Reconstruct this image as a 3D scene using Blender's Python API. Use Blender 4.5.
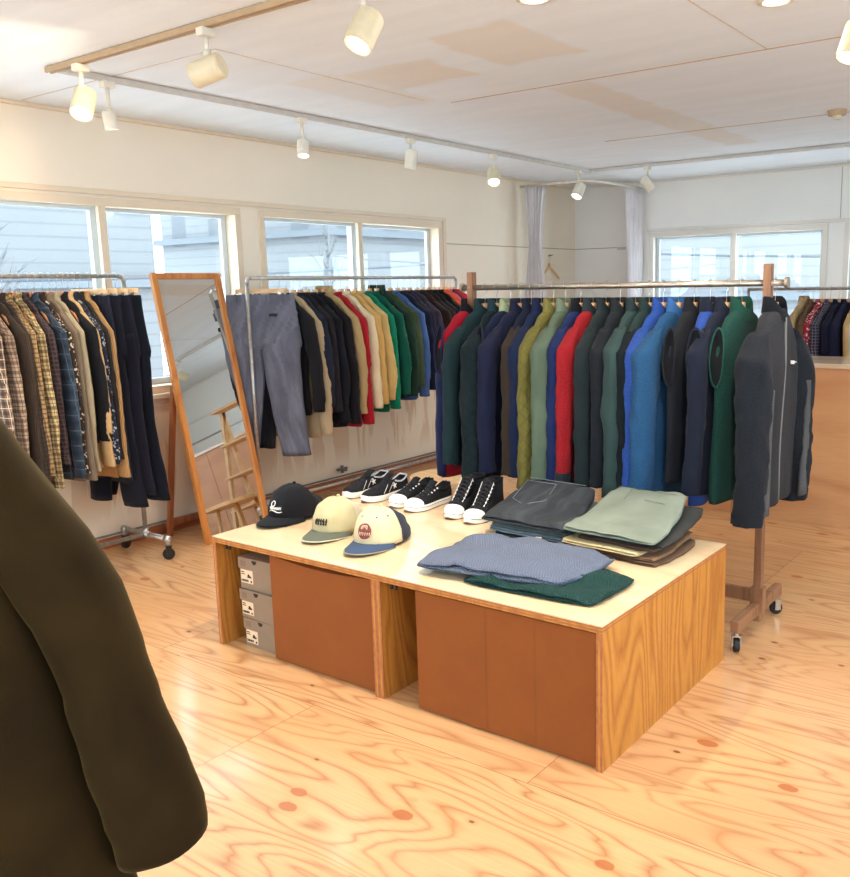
import bpy, math, random
from mathutils import Vector, Matrix, noise
PI = math.pi
R = math.radians
for o in list(bpy.data.objects): bpy.data.objects.remove(o)
scn = bpy.context.scene
col = scn.collection

# ---------------------------------------------------------------- camera
cam = bpy.data.objects.new('camera', bpy.data.cameras.new('camera')); col.objects.link(cam)
cam.location = (1.1865, -2.1736, 1.4629)
cam.rotation_euler = (R(80.2986), R(0.9953), R(35.0188))
cam.data.sensor_fit = 'HORIZONTAL'; cam.data.sensor_width = 36; cam.data.lens = 881.17 / 850 * 36
cam.data.shift_x = -0.0915; cam.data.shift_y = -0.0027
cam.data.clip_start = 0.05; cam.data.clip_end = 200
scn.camera = cam
# ---------------------------------------------------------------- world / exposure
scn.view_settings.view_transform = 'Standard'; scn.view_settings.look = 'None'
scn.view_settings.gamma = 1; scn.view_settings.use_curve_mapping = False
scn.view_settings.exposure = 0.12
W = bpy.data.worlds.new('overcast_sky'); scn.world = W; W.use_nodes = True
nt = W.node_tree; nt.nodes.clear()
wo = nt.nodes.new('ShaderNodeOutputWorld'); bg = nt.nodes.new('ShaderNodeBackground')
tc = nt.nodes.new('ShaderNodeTexCoord'); sx = nt.nodes.new('ShaderNodeSeparateXYZ'); rp = nt.nodes.new('ShaderNodeValToRGB')
nt.links.new(tc.outputs['Generated'], sx.inputs[0]); nt.links.new(sx.outputs['Z'], rp.inputs[0])
rp.color_ramp.elements[0].position = 0.0; rp.color_ramp.elements[0].color = (0.70, 0.86, 1.0, 1)
rp.color_ramp.elements[1].position = 0.6; rp.color_ramp.elements[1].color = (0.76, 0.89, 1.0, 1)
nt.links.new(rp.outputs[0], bg.inputs[0]); bg.inputs[1].default_value = 7.0
nt.links.new(bg.outputs[0], wo.inputs[0])
LAMP = 0.62      # scale of every ceiling lamp
DOWN = 8.0     # watts of one recessed downlight

# ---------------------------------------------------------------- materials
def lin(c):
    return tuple(((v/255)/12.92 if v/255 <= .04045 else ((v/255+.055)/1.055)**2.4) for v in c)
_m = {}
class NB:
    def __init__(s, name):
        s.m = bpy.data.materials.new(name); s.m.use_nodes = True; s.t = s.m.node_tree
        s.b = s.t.nodes['Principled BSDF']; s.out = s.t.nodes['Material Output']
    def n(s, t, **k):
        x = s.t.nodes.new('ShaderNode'+t)
        for a, v in k.items(): setattr(x, a, v)
        return x
    def l(s, a, b): s.t.links.new(a, b)
    def math(s, op, a, b=None, c=None):
        x = s.n('Math', operation=op)
        for i, v in enumerate((a, b, c)):
            if v is None: continue
            if isinstance(v, (int, float)): x.inputs[i].default_value = v
            else: s.l(v, x.inputs[i])
        return x.outputs[0]
    def mix(s, f, a, b, mode='MIX'):
        x = s.n('Mix', data_type='RGBA', blend_type=mode)
        for i, v in ((0, f), (6, a), (7, b)):
            if isinstance(v, (int, float)): x.inputs[i].default_value = v
            elif isinstance(v, tuple): x.inputs[i].default_value = (*v[:3], 1)
            else: s.l(v, x.inputs[i])
        return x.outputs[2]
    def noise(s, vec, scale, detail=3, dist=0, rough=.5):
        x = s.n('TexNoise'); x.inputs['Scale'].default_value = scale; x.inputs['Detail'].default_value = detail
        x.inputs['Distortion'].default_value = dist; x.inputs['Roughness'].default_value = rough
        if vec is not None: s.l(vec, x.inputs['Vector'])
        return x.outputs[0]
    def mapr(s, v, a, b, c=0., d=1.):
        x = s.n('MapRange'); s.l(v, x.inputs[0])
        for i, q in enumerate((a, b, c, d)): x.inputs[i+1].default_value = q
        return x.outputs[0]
    def mapping(s, vec, scale=(1, 1, 1), rot=(0, 0, 0), loc=(0, 0, 0)):
        x = s.n('Mapping'); x.inputs['Scale'].default_value = scale; x.inputs['Rotation'].default_value = rot; x.inputs['Location'].default_value = loc
        s.l(vec, x.inputs[0]); return x.outputs[0]
    def bump(s, h, strength=.3, dist=.002):
        x = s.n('Bump'); x.inputs['Strength'].default_value = strength; x.inputs['Distance'].default_value = dist
        s.l(h, x.inputs['Height']); s.l(x.outputs[0], s.b.inputs['Normal'])
    def set(s, color=None, rough=None, metal=None, spec=None):
        if color is not None:
            if isinstance(color, tuple): s.b.inputs['Base Color'].default_value = (*color[:3], 1)
            else: s.l(color, s.b.inputs['Base Color'])
        if rough is not None: s.b.inputs['Roughness'].default_value = rough
        if metal is not None: s.b.inputs['Metallic'].default_value = metal
        if spec is not None: s.b.inputs['Specular IOR Level'].default_value = spec
    def pos(s): return s.n('NewGeometry').outputs['Position']
    def obj(s): return s.n('TexCoord').outputs['Object']
    def uv(s): return s.n('TexCoord').outputs['UV']

def plain(name, c, rough=.5, metal=0., var=.06, scale=25, bump=0, spec=.5):
    k = ('p', name)
    if k in _m: return _m[k]
    n = NB(name); c = lin(c); f = n.noise(n.obj(), scale)
    n.set(n.mix(n.mapr(f, .3, .7), tuple(v*(1-var) for v in c), tuple(min(1, v*(1+var)) for v in c)), rough, metal, spec)
    if bump: n.bump(f, bump)
    _m[k] = n.m; return n.m

def dye(c):
    b = lin(c); L = .2*b[0]+.7*b[1]+.1*b[2]; k = .55+.45*min(1, L/.22)
    return tuple(v*k for v in b)
def fabric(c, kind='plain', c2=None, c3=None):
    k = ('f', c, kind, c2, c3)
    if k in _m: return _m[k]
    n = NB('fabric_'+kind); uv = n.uv(); base = dye(c)
    big = n.noise(uv, 6, 3); fine = n.noise(uv, 350, 2)
    A = tuple(v*.86 for v in base); B = tuple(min(1, v*1.14) for v in base)
    cc = n.mix(n.mapr(big, .3, .7), A, B)
    sp = n.n('SeparateXYZ'); n.l(uv, sp.inputs[0]); U, V = sp.outputs[0], sp.outputs[1]
    h = fine; bs = .25
    if kind == 'fleece':
        h = n.noise(uv, 130, 3); bs = .5
        cc = n.mix(n.mapr(h, .35, .7), cc, tuple(min(1, v*1.35+.004) for v in base))
    elif kind == 'knit':
        w = n.math('SINE', n.math('MULTIPLY', U, 620)); w2 = n.math('SINE', n.math('MULTIPLY', V, 430))
        ww = n.math('MULTIPLY', w, w2); h = ww; bs = .9
        cc = n.mix(n.mapr(n.math('ADD', ww, n.math('MULTIPLY', fine, 1.2)), -.5, 1.5), tuple(v*.72 for v in base), tuple(min(1, v*1.3) for v in base))
    elif kind == 'quilt':
        a = n.math('PINGPONG', n.math('ADD', U, V), .03); b = n.math('PINGPONG', n.math('SUBTRACT', U, V), .03)
        m = n.math('MINIMUM', a, b); h = n.mapr(m, 0, .012); bs = 1.0
        cc = n.mix(n.mapr(m, 0, .003), tuple(v*.6 for v in base), cc)
    elif kind == 'denim':
        s = n.noise(n.mapping(uv, (14, 2.2, 1)), 1.4, 4)
        cc = n.mix(n.mapr(s, .42, .72), cc, tuple(min(1, v*1.6+.015) for v in base))
        tw = n.math('SINE', n.math('MULTIPLY', n.math('ADD', U, V), 1500)); h = tw; bs = .3
    elif kind == 'cord':
        w = n.math('SINE', n.math('MULTIPLY', U, 700)); h = w; bs = .7
        cc = n.mix(n.mapr(w, -1, 1), tuple(v*.7 for v in base), cc)
    elif kind in ('plaid', 'check', 'softplaid'):
        s = {'plaid': .045, 'check': .022, 'softplaid': .075}[kind]
        a = n.math('PINGPONG', U, s/2); b = n.math('PINGPONG', V, s/2)
        e = .0006 if kind != 'softplaid' else .012
        t = s*.32
        ma = n.mapr(a, t-e, t+e); mb = n.mapr(b, t-e, t+e)
        c2l = dye(c2)
        cc = n.mix(n.math('MULTIPLY', ma, .62), cc, c2l); cc = n.mix(n.math('MULTIPLY', mb, .62), cc, c2l)
        if c3:
            a3 = n.mapr(a, s*.03, s*.045, 1, 0); b3 = n.mapr(b, s*.03, s*.045, 1, 0)
            cc = n.mix(n.math('MULTIPLY', n.math('MAXIMUM', a3, b3), .8), cc, lin(c3))
    elif kind == 'print':
        v = n.n('TexVoronoi'); v.inputs['Scale'].default_value = 55; n.l(uv, v.inputs['Vector'])
        cc = n.mix(n.mapr(v.outputs['Distance'], .30, .36, 1, 0), cc, lin(c2))
    elif kind == 'stripe':
        cc = n.mix(n.mapr(n.math('PINGPONG', V, .012), .006, .0065), cc, lin(c2))
    n.set(cc, .92, 0, .18); n.b.inputs['Sheen Weight'].default_value = .03; n.b.inputs['Sheen Roughness'].default_value = .6
    n.bump(h, bs, .0015)
    _m[k] = n.m; return n.m

def wood(name, ca, cb, cd=None, axis=(1, 7, 7), scale=1.0, rings=9, rough=.5, contrast=.6, coat=0., world=False, sheets=None, knots=0., streak=.4, sharp=1.6, dist=.6):
    k = ('w', name)
    if k in _m: return _m[k]
    n = NB(name); P = n.pos() if world else n.obj()
    hv = None; seam = None
    if sheets:
        lx, ly, ox, oy = sheets
        sp = n.n('SeparateXYZ'); n.l(P, sp.inputs[0])
        jy = n.math('DIVIDE', n.math('SUBTRACT', sp.outputs[1], oy), ly); iy = n.math('FLOOR', jy)
        jx = n.math('ADD', n.math('DIVIDE', n.math('SUBTRACT', sp.outputs[0], ox), lx), n.math('MULTIPLY', n.math('PINGPONG', iy, 1), .5)); ix = n.math('FLOOR', jx)
        cb_ = n.n('CombineXYZ'); n.l(ix, cb_.inputs[0]); n.l(iy, cb_.inputs[1])
        wn = n.n('TexWhiteNoise', noise_dimensions='3D'); n.l(cb_.outputs[0], wn.inputs['Vector']); hv = wn.outputs['Value']
        sc = n.n('VectorMath', operation='SCALE'); n.l(wn.outputs['Color'], sc.inputs[0]); sc.inputs['Scale'].default_value = 30
        ad = n.n('VectorMath', operation='ADD'); n.l(P, ad.inputs[0]); n.l(sc.outputs[0], ad.inputs[1]); Pv = ad.outputs[0]
        ex = n.math('MULTIPLY', n.math('PINGPONG', jx, .5), lx); ey = n.math('MULTIPLY', n.math('PINGPONG', jy, .5), ly)
        seam = n.mapr(n.math('MINIMUM', n.math('PINGPONG', n.math('SUBTRACT', jx, ix), .5), 9), 0, .0012)
        seam = n.math('MINIMUM', n.mapr(ex, 0, .0022), n.mapr(ey, 0, .0022))
    else: Pv = P
    st = n.mapping(Pv, axis)
    f = n.noise(st, .55*scale, 2.5, dist, .45)
    r = n.math('PINGPONG', n.math('MULTIPLY', f, rings*2.2), 1)
    r = n.math('POWER', r, sharp)
    fib = n.noise(n.mapping(Pv, (axis[0]*3, axis[1]*14, axis[2]*14)), 3, 3)
    big = n.noise(Pv, 1.3, 2)
    v = n.math('ADD', n.math('MULTIPLY', r, contrast), n.math('MULTIPLY', fib, streak))
    c = n.mix(n.mapr(v, .1, contrast+streak*.75), lin(ca), lin(cb))
    if cd: c = n.mix(n.mapr(big, .42, .72, 0, .75), c, lin(cd))
    if hv is not None:
        c = n.mix(n.mapr(hv, 0, 1, 0, .30), c, tuple(x*y for x, y in zip(lin(cb), (1.0, .86, .78))))
    if knots:
        def kn(sc_, rad, stx, col1, col2, keep):
            kv = n.n('TexVoronoi'); kv.inputs['Scale'].default_value = sc_; kv.inputs['Randomness'].default_value = 1
            n.l(n.mapping(Pv, (stx, 1, 0)), kv.inputs['Vector'])
            kd = n.math('ADD', kv.outputs['Distance'], n.math('MULTIPLY', n.math('SUBTRACT', n.noise(P, 30, 2), .5), .35*rad*sc_))
            sc2 = n.n('SeparateColor'); n.l(kv.outputs['Color'], sc2.inputs[0]); sel = n.math('LESS_THAN', sc2.outputs[0], keep)
            a = n.math('MULTIPLY', n.mapr(kd, rad*sc_*.9, rad*sc_*1.05, .85, 0), sel); a2 = n.math('MULTIPLY', n.mapr(kd, rad*sc_*.9, rad*sc_*2.2, .45, 0), sel)
            return a, a2
        a, a2 = kn(5.5, .022, .62, None, None, .62)
        c = n.mix(a2, c, lin((214, 146, 90))); c = n.mix(a, c, lin((176, 98, 54)))
        a, a2 = kn(7.5, .0085, .6, None, None, .75)
        c = n.mix(a2, c, lin((200, 130, 74))); c = n.mix(a, c, lin((104, 62, 34)))
    if seam is not None: c = n.mix(seam, lin((120, 72, 40)), c)
    n.set(c, rough)
    n.b.inputs['Coat Weight'].default_value = coat; n.b.inputs['Coat Roughness'].default_value = .14
    n.bump(r, .08, .001)
    _m[k] = n.m; return n.m

M = {}
M['floor'] = wood('floor_plywood', (226, 180, 128), (172, 112, 66), (218, 162, 108), axis=(.5, 3.2, 1), scale=2.3, rings=17, rough=.4, contrast=.62, coat=.8, sharp=3.6, dist=.35, world=True, sheets=(1.82, .91, -.16, -.17), knots=.85)
M['birch'] = wood('table_top_plywood', (232, 208, 170), (214, 178, 134), (226, 196, 154), axis=(1.0, 4, 4), scale=1.2, rings=6, rough=.3, contrast=.35, coat=.3)
M['ply_side'] = wood('side_plywood', (206, 140, 58), (160, 94, 34), None, axis=(5, 5, .9), scale=1.1, rings=24, rough=.5, contrast=.34, sharp=1.6, dist=.3)
M['ply_edge'] = plain('plywood_edge', (170, 104, 62), .6, var=.18, scale=60)
M['inner_ply'] = wood('inner_plywood', (190, 132, 82), (150, 92, 50), None, axis=(4, 4, 1), scale=1.2, rings=6, rough=.6)
M['lauan'] = wood('counter_plywood', (214, 160, 110), (186, 126, 80), (204, 142, 96), axis=(.9, 3, 3.2), scale=1.1, rings=5, rough=.5, contrast=.4)
M['frame_wood'] = wood('mirror_frame_wood', (212, 140, 70), (184, 108, 46), None, axis=(9, 9, .8), scale=1.5, rings=5, rough=.4)
M['leg_wood'] = wood('dark_post_wood', (168, 98, 56), (132, 70, 38), None, axis=(9, 9, .8), scale=1.5, rings=5, rough=.45)
M['rack_wood'] = wood('rack_wood', (158, 112, 78), (122, 82, 56), None, axis=(8, 8, .9), scale=1.5, rings=5, rough=.5)
M['hanger'] = wood('hanger_wood', (236, 196, 150), (214, 166, 114), None, axis=(1, 6, 6), scale=4, rings=4, rough=.45)
M['hanger_r'] = wood('hanger_wood_red', (226, 160, 112), (206, 134, 88), None, axis=(1, 6, 6), scale=4, rings=4, rough=.45)
M['stool'] = wood('stool_plywood', (240, 206, 156), (224, 178, 124), None, axis=(1, 4, 4), scale=1.5, rings=6, rough=.45)
M['galv'] = plain('galvanized_pipe', (186, 182, 176), .38, .85, .18, 40)
M['steel'] = plain('brushed_steel', (188, 176, 160), .3, .9, .1, 40)
M['wire'] = plain('hook_wire', (200, 198, 194), .3, .9)
M['white'] = plain('white_lamp_paint', (232, 224, 206), .45)
M['lampbody'] = plain('ivory_lamp_paint', (226, 212, 178), .45)
M['track'] = plain('grey_track_paint', (206, 200, 190), .5)
M['trackw'] = plain('beige_track_paint', (188, 158, 122), .5)
M['black'] = plain('black_rubber', (26, 25, 26), .6)
M['blackp'] = plain('black_plastic', (30, 28, 28), .45)
M['kraft'] = plain('kraft_cardboard', (138, 73, 18), .85, var=.05, scale=9, bump=.05)
M['boxgrey'] = plain('shoebox_card', (142, 120, 98), .8, var=.05, scale=12)
M['paper'] = plain('paper_label', (232, 204, 170), .8, var=.03)
M['ink'] = plain('dark_ink', (44, 34, 30), .8)
M['rubber_w'] = plain('white_rubber', (238, 234, 226), .5, var=.03)
M['rubber_b'] = plain('gum_outsole', (120, 92, 66), .7)
M['lace_w'] = plain('white_lace', (230, 226, 218), .8)
M['canvas_b'] = plain('black_canvas', (30, 30, 34), .9, var=.2, scale=150, bump=.2, spec=.2)
M['suede_b'] = plain('black_suede', (34, 33, 36), .95, var=.25, scale=90, bump=.2, spec=.2)
M['lining'] = plain('grey_lining', (186, 186, 188), .9)
M['tile'] = plain('frame_white', (232, 226, 214), .45, var=.02)
M['frame_cream'] = plain('frame_cream', (232, 212, 184), .5, var=.03, scale=5)
M['sashgrey'] = plain('sash_aluminium', (206, 214, 216), .4, var=.03)
M['cordgrey'] = plain('grey_conduit', (120, 112, 104), .5)
M['base'] = wood('baseboard_wood', (170, 98, 58), (138, 76, 44), None, axis=(3, .8, 6), scale=1, rings=4, rough=.5)
M['curtain'] = plain('curtain_cloth', (238, 232, 232), .9, var=.04, scale=8, spec=.2)

def wall_mat(name, c, stains=False):
    n = NB(name); P = n.pos(); c = lin(c)
    f = n.noise(P, 1.4, 4); cc = n.mix(n.mapr(f, .3, .7), tuple(v*.965 for v in c), tuple(min(1, v*1.02) for v in c))
    if stains:
        sp = n.n('SeparateXYZ'); n.l(P, sp.inputs[0])
        s = n.noise(n.mapping(P, (1, 7, 1.1)), 1.3, 3, .3)
        low = n.mapr(sp.outputs[2], .80, .74)                      # bare board under the window sill
        cc = n.mix(n.math('MULTIPLY', low, .55), cc, lin((224, 198, 166)))
        m = n.math('MULTIPLY', n.mapr(s, .50, .53), low)
        m = n.math('MULTIPLY', m, n.mapr(sp.outputs[2], .14, .30))
        cc = n.mix(n.math('MULTIPLY', m, .45), cc, lin((196, 148, 100)))
    n.set(cc, .75, 0, .3); n.bump(n.noise(P, 60, 3), .12, .001); return n.m
M['wall_a'] = wall_mat('wall_cream', (245, 231, 210), True)
M['wall_b'] = wall_mat('wall_offwhite', (246, 244, 238))
def ceil_mat():
    n = NB('ceiling_paint'); P = n.pos(); c = lin((241, 247, 252))
    f = n.noise(n.mapping(P, (1, 5, 1)), 1.6, 5); cc = n.mix(n.mapr(f, .3, .75), tuple(v*.95 for v in c), tuple(min(1, v*1.02) for v in c))
    sp = n.n('SeparateXYZ'); n.l(P, sp.inputs[0]); X, Y = sp.outputs[0], sp.outputs[1]
    wob = n.math('MULTIPLY', n.math('SUBTRACT', n.noise(P, 5, 3), .5), .12)
    def patch(x0, x1, y0, y1, k):       # bare unpainted filler patches
        a = n.math('SUBTRACT', n.math('ABSOLUTE', n.math('SUBTRACT', n.math('ADD', X, wob), (x0+x1)/2)), (x1-x0)/2)
        b = n.math('SUBTRACT', n.math('ABSOLUTE', n.math('SUBTRACT', n.math('ADD', Y, wob), (y0+y1)/2)), (y1-y0)/2)
        return n.math('MULTIPLY', n.mapr(n.math('MAXIMUM', a, b), .0, .03, 1, 0), k)
    for p in PATCHES:
        cc = n.mix(patch(*p), cc, lin((232, 220, 202)))
    n.set(cc, .7, 0, .3); return n.m
PATCHES = [(-1.87, -1.40, .95, 1.30, .6), (-1.18, -.80, .70, 1.25, .5), (-1.28, -1.06, 1.80, 4.2, .5), (-2.2, -1.9, .9, 1.65, .35)]
M['ceiling'] = ceil_mat()

def mirror_mat():
    n = NB('mirror_glass'); n.set((.86, .88, .87), .01, 1.0); return n.m
M['mirror'] = mirror_mat()
def glass_mat():
    n = NB('window_glass'); t = n.n('BsdfTransparent'); t.inputs[0].default_value = (.93, .96, .97, 1)
    g = n.n('BsdfGlossy'); g.inputs['Roughness'].default_value = .02
    mx = n.n('MixShader'); mx.inputs[0].default_value = .05
    n.l(t.outputs[0], mx.inputs[1]); n.l(g.outputs[0], mx.inputs[2]); n.l(mx.outputs[0], n.out.inputs[0]); return n.m
M['glass'] = glass_mat()
def emit_mat(name, c, s):
    n = NB(name); n.b.inputs['Base Color'].default_value = (1, 1, 1, 1)
    n.b.inputs['Emission Color'].default_value = (*lin(c), 1); n.b.inputs['Emission Strength'].default_value = s; return n.m
M['lens'] = emit_mat('lamp_lens', (255, 214, 150), 9)
M['lensw'] = emit_mat('lamp_lens_white', (255, 246, 226), 7)
def facade_mat(name, wall, win, sx=2.2, sz=2.8):
    n = NB(name); P = n.pos(); sp = n.n('SeparateXYZ'); n.l(P, sp.inputs[0])
    h = n.math('ADD', sp.outputs[0], sp.outputs[1])
    a = n.math('PINGPONG', h, sx/2); b = n.math('PINGPONG', n.math('ADD', sp.outputs[2], .6), sz/2)
    w = n.math('MULTIPLY', n.mapr(a, sx*.3, sx*.31), n.mapr(b, sz*.28, sz*.29))
    sl = n.mapr(n.math('PINGPONG', sp.outputs[2], .11), .010, .022)
    cc = n.mix(sl, tuple(v*.8 for v in lin(wall)), lin(wall))
    cc = n.mix(n.math('MULTIPLY', w, .8), cc, lin(win)); n.set(cc, .8); return n.m
M['facade'] = facade_mat('pale_facade', (122, 122, 122), (98, 101, 104))
M['facade2'] = facade_mat('cream_facade', (128, 128, 128), (102, 105, 108), 1.7, 2.6)
M['snow'] = plain('snowy_ground', (232, 232, 232), .9, var=.03, scale=1)
M['bark'] = plain('pale_bark', (112, 112, 112), .9)
M['cable'] = plain('power_cable', (84, 90, 96), .8)
M['ledge'] = plain('facade_ledge', (112, 116, 120), .8)

# ---------------------------------------------------------------- mesh helpers
class MB:
    def __init__(s): s.v = []; s.f = []; s.uv = []; s.mi = []; s.cur = 0
    def face(s, idx, uvs=None):
        s.f.append(idx); s.uv.append(uvs or [(s.v[i][0]+s.v[i][1]*.37, s.v[i][2]+s.v[i][1]*.21) for i in idx]); s.mi.append(s.cur)
    def box(s, a, b, rot=None, off=None):
        x0, y0, z0 = a; x1, y1, z1 = b; k = len(s.v)
        p = [Vector(q) for q in ((x0,y0,z0),(x1,y0,z0),(x1,y1,z0),(x0,y1,z0),(x0,y0,z1),(x1,y0,z1),(x1,y1,z1),(x0,y1,z1))]
        if rot is not None:
            c = Vector(off) if off is not None else Vector((0, 0, 0)); p = [rot @ (q-c) + c for q in p]
        s.v += [tuple(q) for q in p]
        for f in ((0,3,2,1),(4,5,6,7),(0,1,5,4),(1,2,6,5),(2,3,7,6),(3,0,4,7)): s.face([k+i for i in f])
        return s
    def loft(s, rings, closed=True, cap0=True, cap1=True):
        n = len(rings[0]); k = len(s.v); vv = 0
        s.v += [tuple(p) for r in rings for p in r]
        for i in range(len(rings)-1):
            r0, r1 = rings[i], rings[i+1]
            d = sum((Vector(r0[j])-Vector(r1[j])).length for j in (0, n//4, n//2, 3*n//4))/4
            u = 0
            for j in range(n if closed else n-1):
                j1 = (j+1) % n; du = (Vector(r0[j])-Vector(r0[j1])).length
                du = (du + (Vector(r1[j])-Vector(r1[j1])).length)/2
                s.face([k+i*n+j, k+i*n+j1, k+(i+1)*n+j1, k+(i+1)*n+j], [(u, vv), (u+du, vv), (u+du, vv+d), (u, vv+d)])
                u += du
            vv += d
        if closed and cap0: s.face([k+j for j in reversed(range(n))])
        if closed and cap1: s.face([k+(len(rings)-1)*n+j for j in range(n)])
        return s
    def tube(s, pts, r, n=10, flat=1.0, cap=True):
        pts = [Vector(p) for p in pts]; rings = []; ref = None
        for i, p in enumerate(pts):
            t = (pts[min(i+1, len(pts)-1)]-pts[max(i-1, 0)]).normalized()
            if ref is None:
                ref = Vector((0, 0, 1)) if abs(t.z) < .9 else Vector((1, 0, 0))
            a = t.cross(ref); 
            if a.length < 1e-4: a = t.cross(Vector((0, 1, 0)))
            a.normalize(); b = a.cross(t).normalized(); ref = b
            rr = r[i] if isinstance(r, (list, tuple)) else r
            rings.append([p + a*math.cos(q*2*PI/n)*rr*flat + b*math.sin(q*2*PI/n)*rr for q in range(n)])
        return s.loft(rings, True, cap, cap)
    def cyl(s, p0, p1, r, n=16, r1=None):
        p0, p1 = Vector(p0), Vector(p1); t = (p1-p0).normalized()
        a = t.cross(Vector((0, 0, 1)) if abs(t.z) < .9 else Vector((1, 0, 0))).normalized(); b = a.cross(t)
        r1 = r if r1 is None else r1
        return s.loft([[p+a*math.cos(q*2*PI/n)*rr+b*math.sin(q*2*PI/n)*rr for q in range(n)] for p, rr in ((p0, r), (p1, r1))])
    def build(s, name, mats, parent=None, loc=None, rot=None, smooth=False, bevel=0, ang=40):
        me = bpy.data.meshes.new(name); me.from_pydata(s.v, [], s.f)
        uvl = me.uv_layers.new(name='UVMap'); flat = [c for q in s.uv for uv in q for c in uv]
        uvl.data.foreach_set('uv', flat)
        if not isinstance(mats, (list, tuple)): mats = [mats]
        for m in mats: me.materials.append(m)
        me.polygons.foreach_set('material_index', s.mi)
        if smooth: me.polygons.foreach_set('use_smooth', [True]*len(s.f))
        me.update()
        o = bpy.data.objects.new(name, me); col.objects.link(o)
        if parent: o.parent = parent
        if loc is not None: o.location = loc
        if rot is not None: o.rotation_euler = rot
        if bevel:
            b = o.modifiers.new('bevel', 'BEVEL'); b.width = bevel; b.segments = 2; b.limit_method = 'ANGLE'; b.angle_limit = R(ang)
        return o
def tag(o, label=None, cat=None, group=None, kind=None):
    if label: o['label'] = label
    if cat: o['category'] = cat
    if group: o['group'] = group
    if kind: o['kind'] = kind
    return o
def empty(name, loc=(0, 0, 0), rz=0, label=None, cat=None, group=None, kind=None):
    o = bpy.data.objects.new(name, None); col.objects.link(o); o.location = loc; o.rotation_euler = (0, 0, rz); o.empty_display_size = .05
    return tag(o, label, cat, group, kind)
def struct(o): o['kind'] = 'structure'; return o
def copy_tree(o, parent=None):
    c = o.copy(); col.objects.link(c)
    if parent: c.parent = parent
    for ch in list(o.children): copy_tree(ch, c)
    return c
def bx(a, b): return MB().box(a, b)
NZ = lambda x, y, z: noise.noise(Vector((x, y, z)))

# ================================================================ STRUCTURE
XA, YB, XR, YF, ZC = -3.55, 5.9, 3.0, -3.7, 2.435
struct(bx((XA-.15, YF-.15, -.1), (XR+.15, YB+.15, 0)).build('floor', M['floor']))
struct(bx((XA-.15, YF-.15, ZC), (XR+.15, YB+.15, ZC+.12)).build('ceiling', M['ceiling']))
T = .15
ZS, ZT = .86, 1.985      # sill and head of the window openings
WA = [(-2.2, -.35), (-.25, 1.64), (1.79, 3.70)]     # openings along wall A: y0, y1
def wall_open(name, fixed, axis, lo, hi, holes, mat, sgn):
    m = MB(); a, b = (fixed, fixed+sgn*T) if sgn > 0 else (fixed+sgn*T, fixed)
    def add(u0, u1, z0, z1):
        if axis == 'y': m.box((a, u0, z0), (b, u1, z1))
        else: m.box((u0, a, z0), (u1, b, z1))
    u = lo
    for h0, h1, z0, z1 in holes:
        add(u, h0, 0, ZC); add(h0, h1, 0, z0); add(h0, h1, z1, ZC); u = h1
    add(u, hi, 0, ZC)
    return struct(m.build(name, mat))
wall_open('wall_left', XA, 'y', YF, YB, [(y0, y1, ZS, ZT) for y0, y1 in WA], M['wall_a'], -1)
WB = [(-2.70, -1.0), (-.86, .9)]
wall_open('wall_back', YB, 'x', XA-T, XR+T, [(a, b, ZS, 1.945) for a, b in WB], M['wall_b'], 1)
WR_ADDED = [(-3.2, -1.2), (-1.0, 1.0), (1.2, 2.9)]  # invented openings out of view, added to let daylight reach the ceiling
wall_open('wall_right', XR, 'y', YF-T, YB+T, [(a, b, .75, 2.1) for a, b in WR_ADDED], M['wall_b'], 1)
WF_ADDED = [(-3.2, -1.4), (-1.2, .6), (.8, 2.6)]  # openings behind the viewer, also invented for more daylight
wall_open('wall_front', YF, 'x', XA-T, XR, [(a, b, .75, 2.1) for a, b in WF_ADDED], M['wall_b'], -1)

def window(nm, axis, fixed, u0, u1, z0, z1, sgn, mat_frame):
    """sliding window: outer frame, two sashes with their panes"""
    root = empty(nm); struct(root)
    def B(m, ua, ub, da, db, za, zb):
        if axis == 'y': m.box((min(fixed+sgn*da, fixed+sgn*db), ua, za), (max(fixed+sgn*da, fixed+sgn*db), ub, zb))
        else: m.box((ua, min(fixed+sgn*da, fixed+sgn*db), za), (ub, max(fixed+sgn*da, fixed+sgn*db), zb))
    f = MB(); w = .045
    B(f, u0, u1, -.012, .13, z1-w, z1); B(f, u0, u1, -.012, .13, z0, z0+w)
    B(f, u0, u0+w, -.012, .13, z0+w, z1-w); B(f, u1-w, u1, -.012, .13, z0+w, z1-w)
    struct(f.build('window_frame', mat_frame, root, bevel=.003))
    s = MB(); B(s, u0-.02, u1+.02, -.05, .0, z0-.03, z0); struct(s.build('window_sill', mat_frame, root, bevel=.004))
    mid = (u0+u1)/2; c = MB(); B(c, mid-.022, mid+.022, .0, .03, z0+w, z1-w); struct(c.build('window_mullion', mat_frame, root, bevel=.002))
    for k, (a, b, d) in enumerate(((u0+w, mid-.01, .045), (mid-.03, u1-w, .085))):
        m = MB(); sw = .038; za, zb = z0+w, z1-w
        B(m, a, b, d, d+.028, zb-sw*.55, zb); B(m, a, b, d, d+.028, za, za+sw)
        B(m, a, a+sw, d, d+.028, za+sw, zb-sw*.55); B(m, b-sw, b, d, d+.028, za+sw, zb-sw*.55)
        sh = struct(m.build('window_sash', M['sashgrey'], root, bevel=.002))
        g = MB(); B(g, a+sw, b-sw, d+.011, d+.015, za+sw, zb-sw*.55)
        struct(g.build('window_pane', M['glass'], sh))
    return root
window('window_1', 'y', XA, -2.2, -.35, ZS, ZT, -1, M['frame_cream'])
window('window_2', 'y', XA, -.25, 1.64, ZS, ZT, -1, M['frame_cream'])
window('window_3', 'y', XA, 1.79, 3.70, ZS, ZT, -1, M['frame_cream'])
for i, (a, b) in enumerate(WB): window('window_%d' % (i+4), 'x', YB, a, b, ZS, 1.945, 1, M['tile'])
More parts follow.
